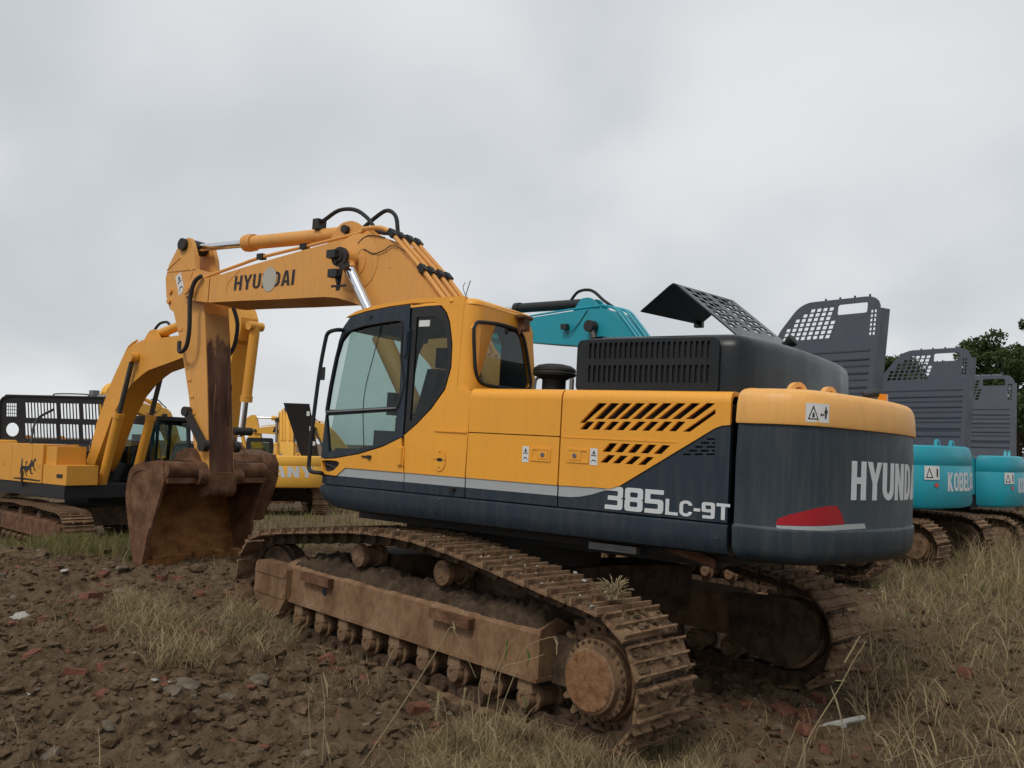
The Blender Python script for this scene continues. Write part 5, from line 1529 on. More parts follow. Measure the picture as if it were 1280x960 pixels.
def digger(label, loc, heading, swing=0.0, tilt=None, scale=1.0, colr='yellow_old', upper='yellow_old', frame_c='black', boom_c=None, rod='dullrod', barrel=None,
           pose=(0, 0, 0), lid=None, text=None, tracks='full', hands=True, group=None, cabside=1, cw_dark=False, tail=0.0, lx=(-.86, -2.72), bucket=True, skip_boom=False, mats=('track', 'trackdark')):
    root = empty('crawler_excavator', loc, heading)
    if scale != 1.0: root.scale = (scale,) * 3
    tag(root, label, 'excavator', group)
    boom_c = boom_c or colr; barrel = barrel or boom_c
    if tracks == 'full':
        undercarriage(root, top=TOP_SAG, detail=False, mats=mats, frame='rust', cap='rust')
    else:
        for s in (1, -1):
            b = MB(); pth = track_path(2.16, .47, .53, [(1, .99), (-1, .99)])
            b.prism(pth[::3], s * 1.37 - .3, s * 1.37 + .3); b.obj('crawler_track', 'trackdark', root)
            b = MB(); b.box(-1.7, 1.8, s * 1.37 - .2, s * 1.37 + .305, .42, .8, .02); b.obj('track_frame', 'rust', root)
        b = MB(); b.cyl((0, 0, .6), (0, 0, 1.3), .74, n=24); b.obj('swing_bearing', 'darkmetal', root)
    sw = swing
    P = lambda mb, n, m, ang=32: mb.obj(n, m, root, sw, ang)
    b = MB(); b.box(-2.45 + tail, 1.25, -1.45, 1.45, 1.22, 1.50, .03); b.box(-2.2 + tail, .9, -.75, .75, 1.1, 1.3); P(b, 'swing_frame', 'black')
    # left and right side bodies with separate doors
    for s in (1, -1):
        xs = (-2.40 + tail, -1.25 + tail * .5, -.18) if s > 0 else (-2.40 + tail, -1.25 + tail * .5, -.25, .25)
        for i in range(len(xs) - 1):
            b = MB(); b.box(xs[i] + .006, xs[i + 1] - .006, min(s * .75, s * 1.48), max(s * .75, s * 1.48), 1.51, 2.36, .05, 3); d = P(b, 'side_door', upper)
            b = MB(); xc = xs[i] * .35 + xs[i + 1] * .65; b.box(xc - .07, xc + .07, min(s * 1.478, s * 1.49), max(s * 1.478, s * 1.49), 1.86, 1.95, .006, 1); b.obj('door_latch', upper, d)
    b = MB(); b.box(.26, 1.32, -1.46, -.78, 1.51, 1.93, .04, 3); b.box(.26, .75, -1.42, -.78, 1.90, 2.33, .04, 3); tb = P(b, 'tool_box', upper)
    b = MB(); b.box(.9, 1.15, -1.47, -1.455, 1.66, 1.74, .004, 1); b.obj('vent', 'black', tb)
    b = MB(); b.box(-2.40 + tail, -.25, -.74, .74, 1.5, 2.22, .02); P(b, 'engine_bay', 'darkmetal')
    b = MB(); b.cyl((-1.9, -.35, 2.2), (-1.0, -.35, 2.2), .17, n=18); b.cyl((-1.5, .3, 2.1), (-1.5, .3, 2.42), .12, n=16); b.tube([(-.9, .2, 2.2), (-.7, .1, 2.42), (-.4, .15, 2.32), (-.3, .3, 2.2)], .05, 8)
    P(b, 'engine', 'steel')
    # counterweight
    hf = [(x + tail, y) for x, y in ((-2.41, 1.48), (-2.62, 1.48), (-2.80, 1.43), (-2.96, 1.32), (-3.08, 1.15), (-3.19, .8), (-3.27, .4), (-3.30, 0))]
    pl = hf + [(x, -y) for x, y in reversed(hf[:-1])]
    if sum(pl[i][0] * pl[(i + 1) % len(pl)][1] - pl[(i + 1) % len(pl)][0] * pl[i][1] for i in range(len(pl))) < 0: pl = pl[::-1]
    b = MB(); b.stack([[(x, y, z) for x, y in inset_plan(pl, i)] for z, i in ((1.22, .12), (1.24, .05), (1.30, .01), (1.6, .0), (2.02, .0), (2.04, .012), (2.06, .012), (2.08, .0), (2.30, .012), (2.40, .05), (2.43, .11))]); cwt = P(b, 'counterweight', 'slate_cw' if cw_dark else colr, 40)
    cm = [0]; ln = hf + [(x, -y) for x, y in reversed(hf[:-1])]
    for i in range(len(ln) - 1): cm.append(cm[-1] + math.dist(ln[i], ln[i + 1]))
    def oc(s, z, d):
        s = max(0, min(cm[-1] - 1e-4, s)); i = max(0, int(np.searchsorted(cm, s, 'right')) - 1); t = (s - cm[i]) / (cm[i + 1] - cm[i])
        p = Vector(ln[i]).lerp(Vector(ln[i + 1]), t); q = (Vector(ln[min(i + 1, len(ln) - 1)]) - Vector(ln[i])).normalized(); n_ = Vector((q.y, -q.x)); n_ = n_ if n_.dot(p) > 0 else -n_
        return (p.x + n_.x * d, p.y + n_.y * d, z)
    for yy in (.42, -.42):
        b = MB(); b.plate([(-.14, 0)] + _arc(0, .07, .10, .10, 165, 15, 8) + [(.14, 0)], [_arc(0, .075, .045, .045, 0, 330, 9)], lambda a, c, d: (-2.95 + tail + d, yy + a, 2.39 + c), .05); b.obj('lifting_eye', colr, cwt)
    if text:
        word, z0, hh_, mat, frac = text
        GG = letters(.62, .20, .18); tot = sum(GG[c][2] + .1 for c in word) - .1
        s0 = cm[-1] * (.5 - frac / 2); wsc = cm[-1] * frac / (hh_ * tot)
        write('maker_name', word, GG, lambda a, c, d: oc(s0 + a, z0 + c, d + .004), hh_, mat, cwt, gap=.1 * wsc, wscale=wsc, slices=4)
        fnl = lambda a, c, d: oc(.62 + a * .36, 1.78 + c * .26, d + .012)
        if word.startswith('K'):
            def wrapped(pts, holes, fn_, th_):
                t2 = MB(); t2.plate(pts, holes, lambda a, c, d: (a, c, d), th_); bm = bmesh.new(); bv = [bm.verts.new(v) for v in t2.v]
                for q in t2.f: bm.faces.new([bv[k_] for k_ in q])
                for k_ in range(1, 10): bmesh.ops.bisect_plane(bm, geom=bm.verts[:] + bm.edges[:] + bm.faces[:], plane_co=(k_ / 10, 0, 0), plane_no=(1, 0, 0))
                for v in bm.verts: v.co = Vector(fn_(v.co.x, v.co.y, v.co.z))
                return MB().addbm(bm)
            lb = wrapped([(0, 0), (1, 0), (1, 1), (0, 1)], [], fnl, .002).obj('warning_label', 'white', cwt)
            b = MB(); b.plate([(.08, .12), (.5, .12), (.29, .9)], [[(.15, .2), (.43, .2), (.29, .72)]], lambda a, c, d: fnl(a, c, d + .003), .001); b.plate([(.76, .2), (.88, .2), (.88, .8), (.76, .8)], [], lambda a, c, d: fnl(a, c, d + .003), .001); b.obj('printed_symbols', 'ink', lb)
            b = MB(); b.plate([(.5 + .16 * math.cos(k * .5236), .5 + .16 * math.sin(k * .5236)) for k in range(12)], [], lambda a, c, d: oc(.72 + a * .36, 1.55 + c * .26, d + .012), .002); b.obj('red_dot', 'redpaint', cwt)
    # cab on the left
    yo, yi = 1.44, .46
    ol = [(1.36, 1.52), (1.36, 1.80), (1.22, 2.90), (1.10, 3.02), (-.10, 3.06), (-.22, 2.95), (-.24, 1.52)]
    h1 = round_poly([(1.22, 1.98), (1.10, 2.84), (.44, 2.92), (.40, 1.98)], .06, 3); h2 = round_poly([(.30, 2.05), (.33, 2.90), (-.12, 2.92), (-.14, 2.05)], .06, 3); h3 = round_poly([(1.24, 1.95), (1.12, 2.86), (.0, 2.92), (-.06, 1.95)], .06, 3)
    b = MB(); b.plate(ol, [h1, h2], lambda a, c, d: (a, yo + d, c), .04); b.plate(ol, [h3], lambda a, c, d: (a, yi - d, c), .04)
    b.box(-.10, 1.12, yi, yo, 3.0, 3.09, .03); b.box(1.30, 1.36, yi, yo, 1.52, 1.82, .01); b.plate([(yi, 1.52), (yo, 1.52), (yo, 3.02), (yi, 3.02)], [rrect(yi + .12, yo - .12, 2.35, 2.92, .06, 3)], lambda a, c, d: (-.24 - d, a, c), .03)
    b.box(-.22, 1.34, yi, yo, 1.50, 1.56); cabf = P(b, 'cab', frame_c)
    for nm, pl_, f_ in (('door_glass', h1, lambda a, c, d: (a, yo + .01 + d, c)), ('rear_quarter_glass', h2, lambda a, c, d: (a, yo + .01 + d, c)), ('right_glass', h3, lambda a, c, d: (a, yi - .015 - d, c)), ('rear_glass', rrect(yi + .12, yo - .12, 2.35, 2.92, .06, 3), lambda a, c, d: (-.25 - d, a, c))):
        b = MB(); b.plate(pl_, [], f_, .005); b.obj(nm, 'glass', cabf)
    b = MB(); b.hull6([(1.35, yi, 1.83), (1.35, yo, 1.83), (1.20, yo, 2.96), (1.20, yi, 2.96)], [(1.345, yi, 1.83), (1.345, yo, 1.83), (1.195, yo, 2.96), (1.195, yi, 2.96)]); b.obj('windscreen', 'glass', cabf)
    b = MB(); b.box(.05, .55, .70, 1.2, 1.6, 2.0, .05); b.box(-.05, .12, .72, 1.18, 1.95, 2.65, .06); b.obj('operator_seat', 'seat', cabf)
    # boom, arm, bucket
    fo = (.25, 1.95); br, ar_, kr = pose
    T_, B_ = rot2(BOOM_T, fo, br), rot2(BOOM_B, fo, br)
    b = MB(); b.prism(T_ + B_, -.44, .12, bev=.012); bm_ = P(b, 'boom', boom_c, 25)
    tip = rot2([(5.36, 3.86)], fo, br)[0]; ear = rot2([(2.76, 4.50)], fo, br)[0]; cyb = rot2([(2.38, 4.02)], fo, br)[0]
    for yy in (-.04, -.28):
        b = MB(); b.prism(round_poly(rot2([(3.10, 4.28), (2.90, 4.58), (2.66, 4.60), (2.30, 4.34)], fo, br), [.02, .08, .08, .02], 3), yy - .02, yy + .02, bev=.006); b.obj('cylinder_ear', boom_c, bm_)
    b = MB()
    for yy in (.06, -.06, -.26, -.38): b.tube([(x, yy, z + .03) for x, z in rot2([(.70, 3.0), (1.23, 3.65), (1.77, 4.18), (1.99, 4.35), (2.3, 4.41)], fo, br)], .026, 6, sm=3)
    b.tube([(x, .02, z + .03) for x, z in rot2([(2.3, 4.41), (3.16, 4.32), (4.43, 4.15), (5.1, 4.06)], fo, br)], .022, 6, sm=2); b.obj('hydraulic_pipe', boom_c, bm_)
    b = MB(); e_ = Vector((ear[0], -.16, ear[1]))
    b.tube([e_ + Vector((.5, 0, .12)), e_ + Vector((.3, .02, .26)), e_ + Vector((-.05, .04, .24)), e_ + Vector((-.35, .05, .02)), e_ + Vector((-.6, .06, -.14))], .03, 7); b.obj('hydraulic_hose', 'rubber', bm_)
    b = MB(); x, z = rot2([(3.05, 4.0)], fo, br)[0]; b.box(x - .07, x + .07, .15, .24, z - .05, z + .05, .012); b.tube([(x, .18, z - .06), (x - .1, .16, z - .13), (x - .3, .13, z + .05), (x - .5, .13, z + .28)], .008, 5); b.obj('work_lamp', 'plastic', bm_)
    for yy in (.22, -.54):
        head = Vector((cyb[0], yy, cyb[1])); ft = Vector((1.02, yy, 1.42)); d_ = (ft - head).normalized(); L_ = (ft - head).length
        b = MB(); b.cyl(head, head + d_ * L_ * .6, .055, n=14); ro = P(b, 'boom_cylinder_rod', rod)
        b = MB(); b.cyl(head + d_ * L_ * .42, ft, .10, n=18, bev=.01); b.cyl(head + d_ * L_ * .42, head + d_ * (L_ * .42 + .12), .118, n=18, bev=.01); b.obj('boom_cylinder_barrel', barrel, ro)
        b = MB(); b.cyl((head.x, yy - .08, head.z), (head.x, yy + .08, head.z), .11, n=18, bev=.012); b.obj('rod_eye', 'darkmetal' if yy > 0 else boom_c, ro)
    am = rot2([(tip[0] + x, tip[1] + z) for x, z in ARM], tip, ar_)
    b = MB(); b.prism(am, -.36, .04, bev=.012); ao = P(b, 'arm', boom_c, 25)
    b = MB(); b.cyl((tip[0], .18, tip[1]), (tip[0], -.50, tip[1]), .08, n=14); b.obj('arm_pin', 'darkmetal', ao)
    at_ = rot2([(tip[0] + .32, tip[1] + .68)], tip, ar_)[0]
    a0, a1 = Vector((at_[0], -.16, at_[1])), Vector((ear[0], -.16, ear[1])); d_ = (a1 - a0).normalized(); L_ = (a1 - a0).length
    b = MB(); b.cyl(a0, a0 + d_ * L_ * .55, .05, n=14); ro = P(b, 'arm_cylinder_rod', 'chrome')
    b = MB(); b.cyl(a0 + d_ * L_ * .36, a1, .10, n=18, bev=.01); b.cyl(a0 + d_ * L_ * .36, a0 + d_ * (L_ * .36 + .14), .118, n=18, bev=.01); b.obj('arm_cylinder_barrel', barrel, ro)
    # bucket cylinder along the outside of the arm
    p0, p1 = rot2([(tip[0] + .80, tip[1] + .05), (tip[0] + .20, tip[1] - 1.95)], tip, ar_)
    c0, c1 = Vector((p0[0], -.16, p0[1])), Vector((p1[0], -.16, p1[1])); d_ = (c1 - c0).normalized(); L_ = (c1 - c0).length
    b = MB(); b.cyl(c0, c0 + d_ * L_ * .72, .10, n=18, bev=.01); b.cyl(c0 + d_ * L_ * .66, c0 + d_ * L_ * .72, .12, n=18, bev=.01); b.cyl(c0 + Vector((0, .16, 0)), c0 - Vector((0, .16, 0)), .09, n=14); cbn = P(b, 'bucket_cylinder_barrel', barrel)
    b = MB(); b.cyl(c0 + d_ * L_ * .7, c1, .05, n=12); b.obj('bucket_cylinder_rod', 'chrome', cbn)
    kp = rot2([(tip[0] - .54, tip[1] - 2.40)], tip, ar_)[0]; an = rot2([(tip[0] - .24, tip[1] - 1.98)], tip, ar_)[0]
    b = MB(); b.cyl(c1 + Vector((0, .2, 0)), c1 - Vector((0, .2, 0)), .08, n=14)
    for yy in (.07, -.39): b.prism([(an[0] - .05, an[1]), (an[0] + .05, an[1]), (c1.x + .05, c1.z), (c1.x - .05, c1.z)], yy - .02, yy + .02)
    P(b, 'bucket_linkage', 'darkmetal')
    if bucket:
        bk = rot2([(kp[0] + x, kp[1] + z) for x, z in BKT], kp, kr); cen = rot2([(kp[0] + .40, kp[1] - .42)], kp, kr)[0]
        sh = bk[1:10]; inn_ = [tuple(Vector(cen) + (Vector(p) - Vector(cen)) * .94) for p in reversed(sh)]
        b = MB(); b.prism(sh + inn_, -.86, .54); bo = P(b, 'bucket', 'rust', 40)
        for ya in (.54, -.90):
            b = MB(); b.prism(bk, ya, ya + .04, bev=.006); b.obj('side_plate', 'rust', bo)
        for yy in (-.55, -.16, .22):
            b = MB(); b.prism(sh[2:] + [tuple(Vector(cen) + (Vector(p) - Vector(cen)) * 1.035) for p in reversed(sh[2:])], yy - .05, yy + .05); b.obj('wear_strip', 'rust', bo)
        b = MB(); b.prism([(kp[0] - .08, kp[1] - .08), (kp[0] + .1, kp[1] - .1), (cen[0] + .1, cen[1] + .2), bk[2], (bk[1][0] - .05, bk[1][1] + .12)], .06, .12, bev=.01); b.cyl((kp[0], .16, kp[1]), (kp[0], -.5, kp[1]), .09, n=14); b.obj('bucket_ear', 'rust', bo)
        b = MB(); b.prism([(kp[0] - .08, kp[1] - .08), (kp[0] + .1, kp[1] - .1), (cen[0] + .1, cen[1] + .2), bk[2], (bk[1][0] - .05, bk[1][1] + .12)], -.48, -.42, bev=.01); b.obj('bucket_ear', 'rust', bo)
    if lid == 'side':       # cover opened upright along the right edge
        (x_l, x_r), z0, hh_, yy = lx, 2.36, 2.22, -1.05; LEAN = .24
        b = MB(); lid_panel(b, x_l - x_r, hh_, lambda a, c, d: (x_l - a, yy - c * LEAN - d, z0 + c)); lo = P(b, 'engine_cover', 'lid')
        for k, zc in enumerate((.30, .42, .47, .60, .70, .82, .93, 1.05, 1.16, 1.30)):
            b = MB(); b.box(x_r + .10, x_l - .06, yy - zc * LEAN + .0005, yy - zc * LEAN + (.012 if k % 2 else .020), z0 + zc - .012, z0 + zc + .012, .006, 1); b.obj('pressed_rib', 'lid', lo)
        b = MB()
        b.hull6([(x_r - .02, yy, z0 - .05), (x_r + .02, yy, z0 - .05), (x_r + .02, yy - .30, z0 - .05), (x_r - .02, yy - .30, z0 - .05)],
                [(x_r - .02, yy - LEAN * 2.0, z0 + 2.0), (x_r + .02, yy - LEAN * 2.0, z0 + 2.0), (x_r + .02, yy - LEAN * 2.0 - .34, z0 + 2.02), (x_r - .02, yy - LEAN * 2.0 - .34, z0 + 2.02)], .012)
        b.hull6([(x_r + .30, yy - LEAN * hh_ - .01, z0 + hh_ - .02), (x_l - .55, yy - LEAN * hh_ - .01, z0 + hh_ - .02), (x_l - .55, yy - LEAN * hh_ - .30, z0 + hh_ + .03), (x_r + .30, yy - LEAN * hh_ - .30, z0 + hh_ + .03)],
                [(x_r + .30, yy - LEAN * hh_ - .01, z0 + hh_), (x_l - .55, yy - LEAN * hh_ - .01, z0 + hh_), (x_l - .55, yy - LEAN * hh_ - .30, z0 + hh_ + .05), (x_r + .30, yy - LEAN * hh_ - .30, z0 + hh_ + .05)])
        b.obj('cover_rim', 'lid', lo)
        for k in range(4):
            b = MB(); b.cyl((x_l - .8 - k * .25, yy - LEAN * hh_ - .1, z0 + hh_), (x_l - .8 - k * .25, yy - LEAN * hh_ - .1, z0 + hh_ + .05), .018, n=8); b.obj('cover_stud', 'lid', lo)
    if lid == 'right':      # black slotted cover of the old yellow digger, seen from its right side
        z0, hh_, w_ = 2.36, 1.16, 2.75
        ca, sa = math.cos(R(30)), math.sin(R(30))
        fl = lambda a, c, d: (-2.85 + a * ca - d * sa, -1.10 + a * sa + d * ca - c * .05, z0 + c)
        hol = []
        for k in range(24):
            x0 = w_ * .24 + k * .084
            if k in (10, 17): continue
            hol.append([(x0 + .03, hh_ * .54), (x0 + .082, hh_ * .54), (x0 + .055, hh_ * .86), (x0 + .003, hh_ * .86)])
            hol.append([(x0 + .03, hh_ * .10), (x0 + .082, hh_ * .10), (x0 + .055, hh_ * .42), (x0 + .003, hh_ * .42)])
        for i in range(5):
            for j in range(4): hol.append([(w_ * .06 + i * .055, hh_ * .56 + j * .085), (w_ * .06 + i * .055 + .042, hh_ * .56 + j * .085), (w_ * .06 + i * .055 + .042, hh_ * .56 + j * .085 + .068), (w_ * .06 + i * .055, hh_ * .56 + j * .085 + .068)])
        hol.append([(w_ * .12 + .17 * math.cos(k * .4488), hh_ * .28 + .17 * math.sin(k * .4488)) for k in range(14)])
        b = MB(); b.plate(round_poly([(0, 0), (w_, 0), (w_, hh_), (0, hh_)], [.02, .02, .12, .16], 4), hol, fl, .006); lo = P(b, 'engine_cover', 'black')
        b = MB(); b.tube([fl(w_ * .1, hh_, 0), fl(0.02, hh_ * .9, 0), fl(0.0, hh_ * .5, 0), fl(0, 0, 0)], .035, 6); b.tube([fl(w_ * .05, hh_, 0), fl(w_, hh_, 0)], .03, 6); b.obj('cover_rim', 'black', lo)
        b = MB(); b.tube([fl(w_ * .52, hh_, 0), fl(w_ * .52, hh_ + .07, .05), fl(w_ * .82, hh_ + .07, .05), fl(w_ * .82, hh_, 0)], .016, 6); b.obj('cover_handle', 'black', lo)
        b = MB(); b.tube([(-.85, -1.25, 2.34), (-.95, -1.2, 2.60), (-1.3, -.95, 2.95), (-1.5, -.5, 3.2)], .03, 6); b.tube([(-.62, -1.49, 1.4), (-.72, -1.47, 2.0), (-.85, -1.25, 2.34)], .03, 6, sm=3); b.obj('cover_stay', 'black', lo)
        b = MB(); b.cyl(fl(w_ * .98, hh_ + .02, .15), fl(w_ * 1.25, hh_, .1), .09, n=14); b.cyl(fl(w_ * .90, hh_ + .03, .15), fl(w_ * .98, hh_ + .02, .15), .05, n=12); q = fl(w_ * .86, hh_ + .04, .15); b.box(q[0] - .1, q[0] + .1, q[1] - .08, q[1] + .08, q[2] - .06, q[2] + .14, .03); b.obj('silencer_pipe', 'steel', lo)
    if lid == 'far':        # narrow black cover standing at the rear
        b = MB(); b.hull6([(-1.2, -1.35, 2.36), (-1.2, -.65, 2.36), (-1.4, -.65, 2.36), (-1.4, -1.35, 2.36)], [(-1.5, -.85, 4.5), (-1.5, .15, 4.5), (-1.7, .15, 4.5), (-1.7, -.85, 4.5)], .06, 3); lo = P(b, 'engine_cover', 'black')
        for k in range(3):
            b = MB(); t_ = .2 + k * .28; b.box(-1.43 - t_ * .3, -1.405 - t_ * .3, -1.26 + t_ * .5, -1.14 + t_ * .5, 2.42 + t_ * 2.1, 2.75 + t_ * 2.1, .004); b.obj('reflector_strip', 'white', lo)
    return root

# ---------------------------------------------------------------- where they stand
def at_px(u, depth):                 # ground point seen at column u, that far along the view
    d = ray(u, 480)
    p = CAM + d * depth
    return (p.x, p.y, gz(p.x, p.y) - .03)
def stand(x, y, dz=-.03): return (x, y, gz(x, y) + dz)
old = digger('older yellow crawler excavator with black slotted engine cover raised, facing the large rusty bucket', (13.5, -.66, -.34), R(182), R(7), scale=.92, colr='yellow_old', pose=(9, 10, -6), lid='right')
# print of galloping horses on its right side door, as flat black shapes
doors = [o for o in col.objects if o.name.startswith('side_door') and o.parent == old]
HORSE = [(0, .10), (.03, .20), (.10, .26), (.22, .26), (.30, .30), (.34, .40), (.40, .42), (.46, .36), (.44, .33), (.39, .34), (.36, .24), (.40, .12), (.48, .10), (.47, .07), (.37, .08), (.31, .18), (.20, .17), (.14, .10), (.20, .02), (.17, .0), (.09, .09), (.10, .17), (.05, .14), (.03, .03), (0, .0)]
b = MB()
for ox, oz, k in ((0, 0, .95), (.20, .10, .8), (-.18, .05, .75)):
    b.plate([(-.62 + (x * k + ox), 1.62 + z * k + oz) for x, z in HORSE], [], lambda a, c, d, oo=ox: (a, -1.4815 - d - abs(oo) * .004, c), .001)
b.plate([(-1.15, 1.56), (.18, 1.545), (.20, 1.575), (-.2, 1.585), (-.6, 1.60), (-1.0, 1.59)], [], lambda a, c, d: (a, -1.4840 - d, c), .001)
b.obj('horse_print', 'ink', old, R(7))
teal = dict(colr='teal', upper='teal', boom_c='teal', barrel='black', lid='side', tail=.72, text=('KOBELCO', 1.56, .36, 'letter', .37))
digger('teal crawler excavator parked directly beside the 385LC-9T machine, its boom rising above that hood', (2.0, -6.15, .08), 0, 0, pose=(6, -20, 20), lx=(-.68, -2.46), **teal)
digger('teal crawler excavator with raised slate cover, middle one of the three teal machines', (2.2, -12.0, -.15), 0, 0, pose=(1, -20, 20), lx=(-.4, -2.25), **teal)
digger('teal crawler excavator with raised slate cover, farthest of the teal row from the 385LC-9T machine', (2.45, -17.0, -.30), R(9), 0, pose=(1, -20, 20), lx=(-.4, -2.25), **teal)
sany = dict(colr='yellow_far', upper='yellow_far', boom_c='yellow_far', barrel='yellow_far')
digger('yellow crawler excavator lettered SANY on its counterweight with a narrow black cover standing open', at_px(358, 35), R(-27), 0, pose=(-3, 0, 0), lid='far', text=('SANY', 1.62, .42, 'letter', .5), **sany)
fb = digger('distant yellow crawler excavator with SANY lettered on a black panel of its boom', at_px(455, 43), R(48), 0, pose=(0, 0, 0), tracks='simple', **sany)
b = MB(); b.plate([(3.0, 3.82), (4.5, 3.80), (4.42, 4.06), (3.1, 4.14)], [], lambda a, c, d: (a, .121 + d, c), .004); pn = b.obj('name_panel', 'ink', fb)
GS = letters(.62, .2, .18)
write('maker_name', 'SANY', GS, lambda a, c, d: (4.18 - a, .126 + d, 3.86 + c), .2, 'letter', pn, gap=.06, wscale=1.6)
digger('distant lemon yellow crawler excavator seen past the older machine, boom folded high', at_px(236, 46), R(110), 0, pose=(16, 10, 0), tracks='simple', **sany)
digger('distant yellow crawler excavator at the far edge of the yard behind the raised black cover', at_px(-38, 44), R(60), 0, pose=(-6, 0, 0), tracks='simple', **sany)
digger('distant yellow crawler excavator half hidden behind the teal machines', at_px(1062, 44), R(150), 0, pose=(-14, 10, 0), tracks='simple', **sany)
# trees beyond the yard
def make_tree(label, u, depth, height, spread, seed, squash=1.0):
    x, y, z = at_px(u, depth)
    rt = empty('tree', (x, y, z)); tag(rt, label, 'tree', None)
    rr = random.Random(seed); b = MB()
    b.tube([(0, 0, -.2), (.1, .05, height * .25), (-.05, .1, height * .5), (.1, 0, height * .8)], lambda t: .22 * (1 - .8 * t) + .02, 8)
    for k in range(9):
        a = rr.uniform(0, 6.28); h0 = height * rr.uniform(.22, .6); L_ = spread * rr.uniform(.5, .9)
        b.tube([(0, 0, h0), (math.cos(a) * L_ * .5, math.sin(a) * L_ * .5, h0 + L_ * .35), (math.cos(a) * L_, math.sin(a) * L_, h0 + L_ * .55)], lambda t: .09 * (1 - .85 * t), 6)
    b.obj('trunk', 'bark', rt)
    r2 = np.random.default_rng(seed)
    clumps = []
    for k in range(190):
        a, e_ = r2.uniform(0, 6.283), math.acos(r2.uniform(-.75, 1)); q = r2.uniform(.45, 1.0)
        wob = 1 + .22 * math.sin(3 * a + seed) + .12 * math.sin(7 * a)
        clumps.append((math.cos(a) * math.sin(e_) * spread * q * wob, math.sin(a) * math.sin(e_) * spread * q * wob, height * .60 + math.cos(e_) * height * .38 * q * squash, r2.uniform(.4, .95)))
    n = 230
    C_ = np.repeat(np.array([c[:3] for c in clumps]), n, 0); Rr_ = np.repeat(np.array([c[3] for c in clumps]), n)
    d = r2.normal(size=(len(C_), 3)); d /= np.linalg.norm(d, axis=1)[:, None]
    pos = C_ + d * (Rr_ * r2.uniform(.5, 1.05, len(C_)))[:, None] * np.array([1, 1, .75])
    leaf_quads('crown', pos, r2, .075, .17, 'leaf', rt)
    return rt
def leaf_quads(name, pos, r2, s0, s1, mat, parent):
    n = len(pos)
    a = r2.normal(size=(n, 3)); a /= np.linalg.norm(a, axis=1)[:, None]
    t = r2.normal(size=(n, 3)); bb = np.cross(a, t); bb /= np.linalg.norm(bb, axis=1)[:, None]
    s = r2.uniform(s0, s1, n)[:, None]
    v = np.stack([pos - a * s, pos + bb * s * .55, pos + a * s, pos - bb * s * .55], 1).reshape(-1, 3)
    f = np.arange(n * 4).reshape(-1, 4)
    return link(name, np_mesh(name, v, f, mat, False), parent)
make_tree('broad dark green tree rising behind the farthest teal machine', 1272, 52, 12.2, 5.0, 3)
make_tree('dark green tree visible between two raised slate covers', 1106, 55, 11.0, 2.8, 8)
make_tree('dark green tree standing at the yard edge to the side of the broad tree', 1350, 56, 10.6, 4.2, 5)
# ---------------------------------------------------------------- rubble, weeds and dirt on the ground
def visible_pts(n, rmax, rmin=3.5, seed=0, power=1.0):
    """points on the yard in front of the camera, thinning with distance"""
    r2 = np.random.default_rng(seed)
    rr = rmin + (rmax - rmin) * r2.random(n) ** power
    an = R(-44.7) + R(38) * (r2.random(n) * 2 - 1)
    return CAM.x + rr * np.cos(an), CAM.y + rr * np.sin(an), r2
_ico = bmesh.new(); bmesh.ops.create_icosphere(_ico, subdivisions=1, radius=1); _ico.verts.index_update()
IV = np.array([v.co[:] for v in _ico.verts]); IF = np.array([[v.index for v in f.verts] for f in _ico.faces]); _ico.free()
def lumps(name, n, rmax, s0, s1, mat, seed, parent=None, power=1.0, amp=.32, flat=.75, mask=None, label=None, sink=.25):
    x, y, r2 = visible_pts(n, rmax, 3.6, seed, power)
    keep = np.ones(n, bool) if mask is None else mask(x, y, r2)
    inside = (np.abs(np.abs(y) - 1.37) < .32) & (np.abs(x) < 2.6)
    keep &= ~inside
    x, y = x[keep], y[keep]; n = len(x)
    s = s0 + (s1 - s0) * r2.random(n) ** 4
    z = gheight(x, y) + s * flat * (1 - 2 * sink) * .5
    k = len(IV)
    V = IV[None] * (1 + r2.uniform(-amp, amp, (n, k, 1)))
    V = V * (s[:, None, None] * np.stack([r2.uniform(.7, 1.35, n), r2.uniform(.7, 1.35, n), r2.uniform(.6, 1.0, n) * flat], -1)[:, None, :])
    an = r2.uniform(0, 6.28, n); c, s_ = np.cos(an)[:, None], np.sin(an)[:, None]
    X = V[..., 0] * c - V[..., 1] * s_ + x[:, None]; Y = V[..., 0] * s_ + V[..., 1] * c + y[:, None]; Z = V[..., 2] + z[:, None]
    v = np.stack([X, Y, Z], -1).reshape(-1, 3)
    f = (IF[None] + (np.arange(n) * k)[:, None, None]).reshape(-1, 3)
    o = link(name, np_mesh(name, v, f, mat, False))
    tag(o, label, None, None, 'stuff')
    return o
def churn(x, y, r2):                 # clods mostly on the bare soil
    return vnoise(x * .7 + 3, y * .7 + 8) + .35 * r2.random(len(x)) > .52
lumps('soil_clods', 52000, 15, .005, .052, 'soil', 21, power=1.2, amp=.5, sink=.4, mask=churn, label='loose brown clods of churned soil')
lumps('soil_lumps', 1500, 13, .03, .11, 'soil', 27, power=1.1, amp=.4, sink=.3, mask=lambda x, y, r2: vnoise(x * .6 + 30, y * .6 + 2) > .5, label='larger broken lumps of churned soil')
lumps('fine_gravel', 12000, 15, .006, .024, 'stone', 22, power=1.2, mask=lambda x, y, r2: r2.random(len(x)) < .55, label='small grey stones strewn over the soil')
HEAP = GP(268, 745, .22)
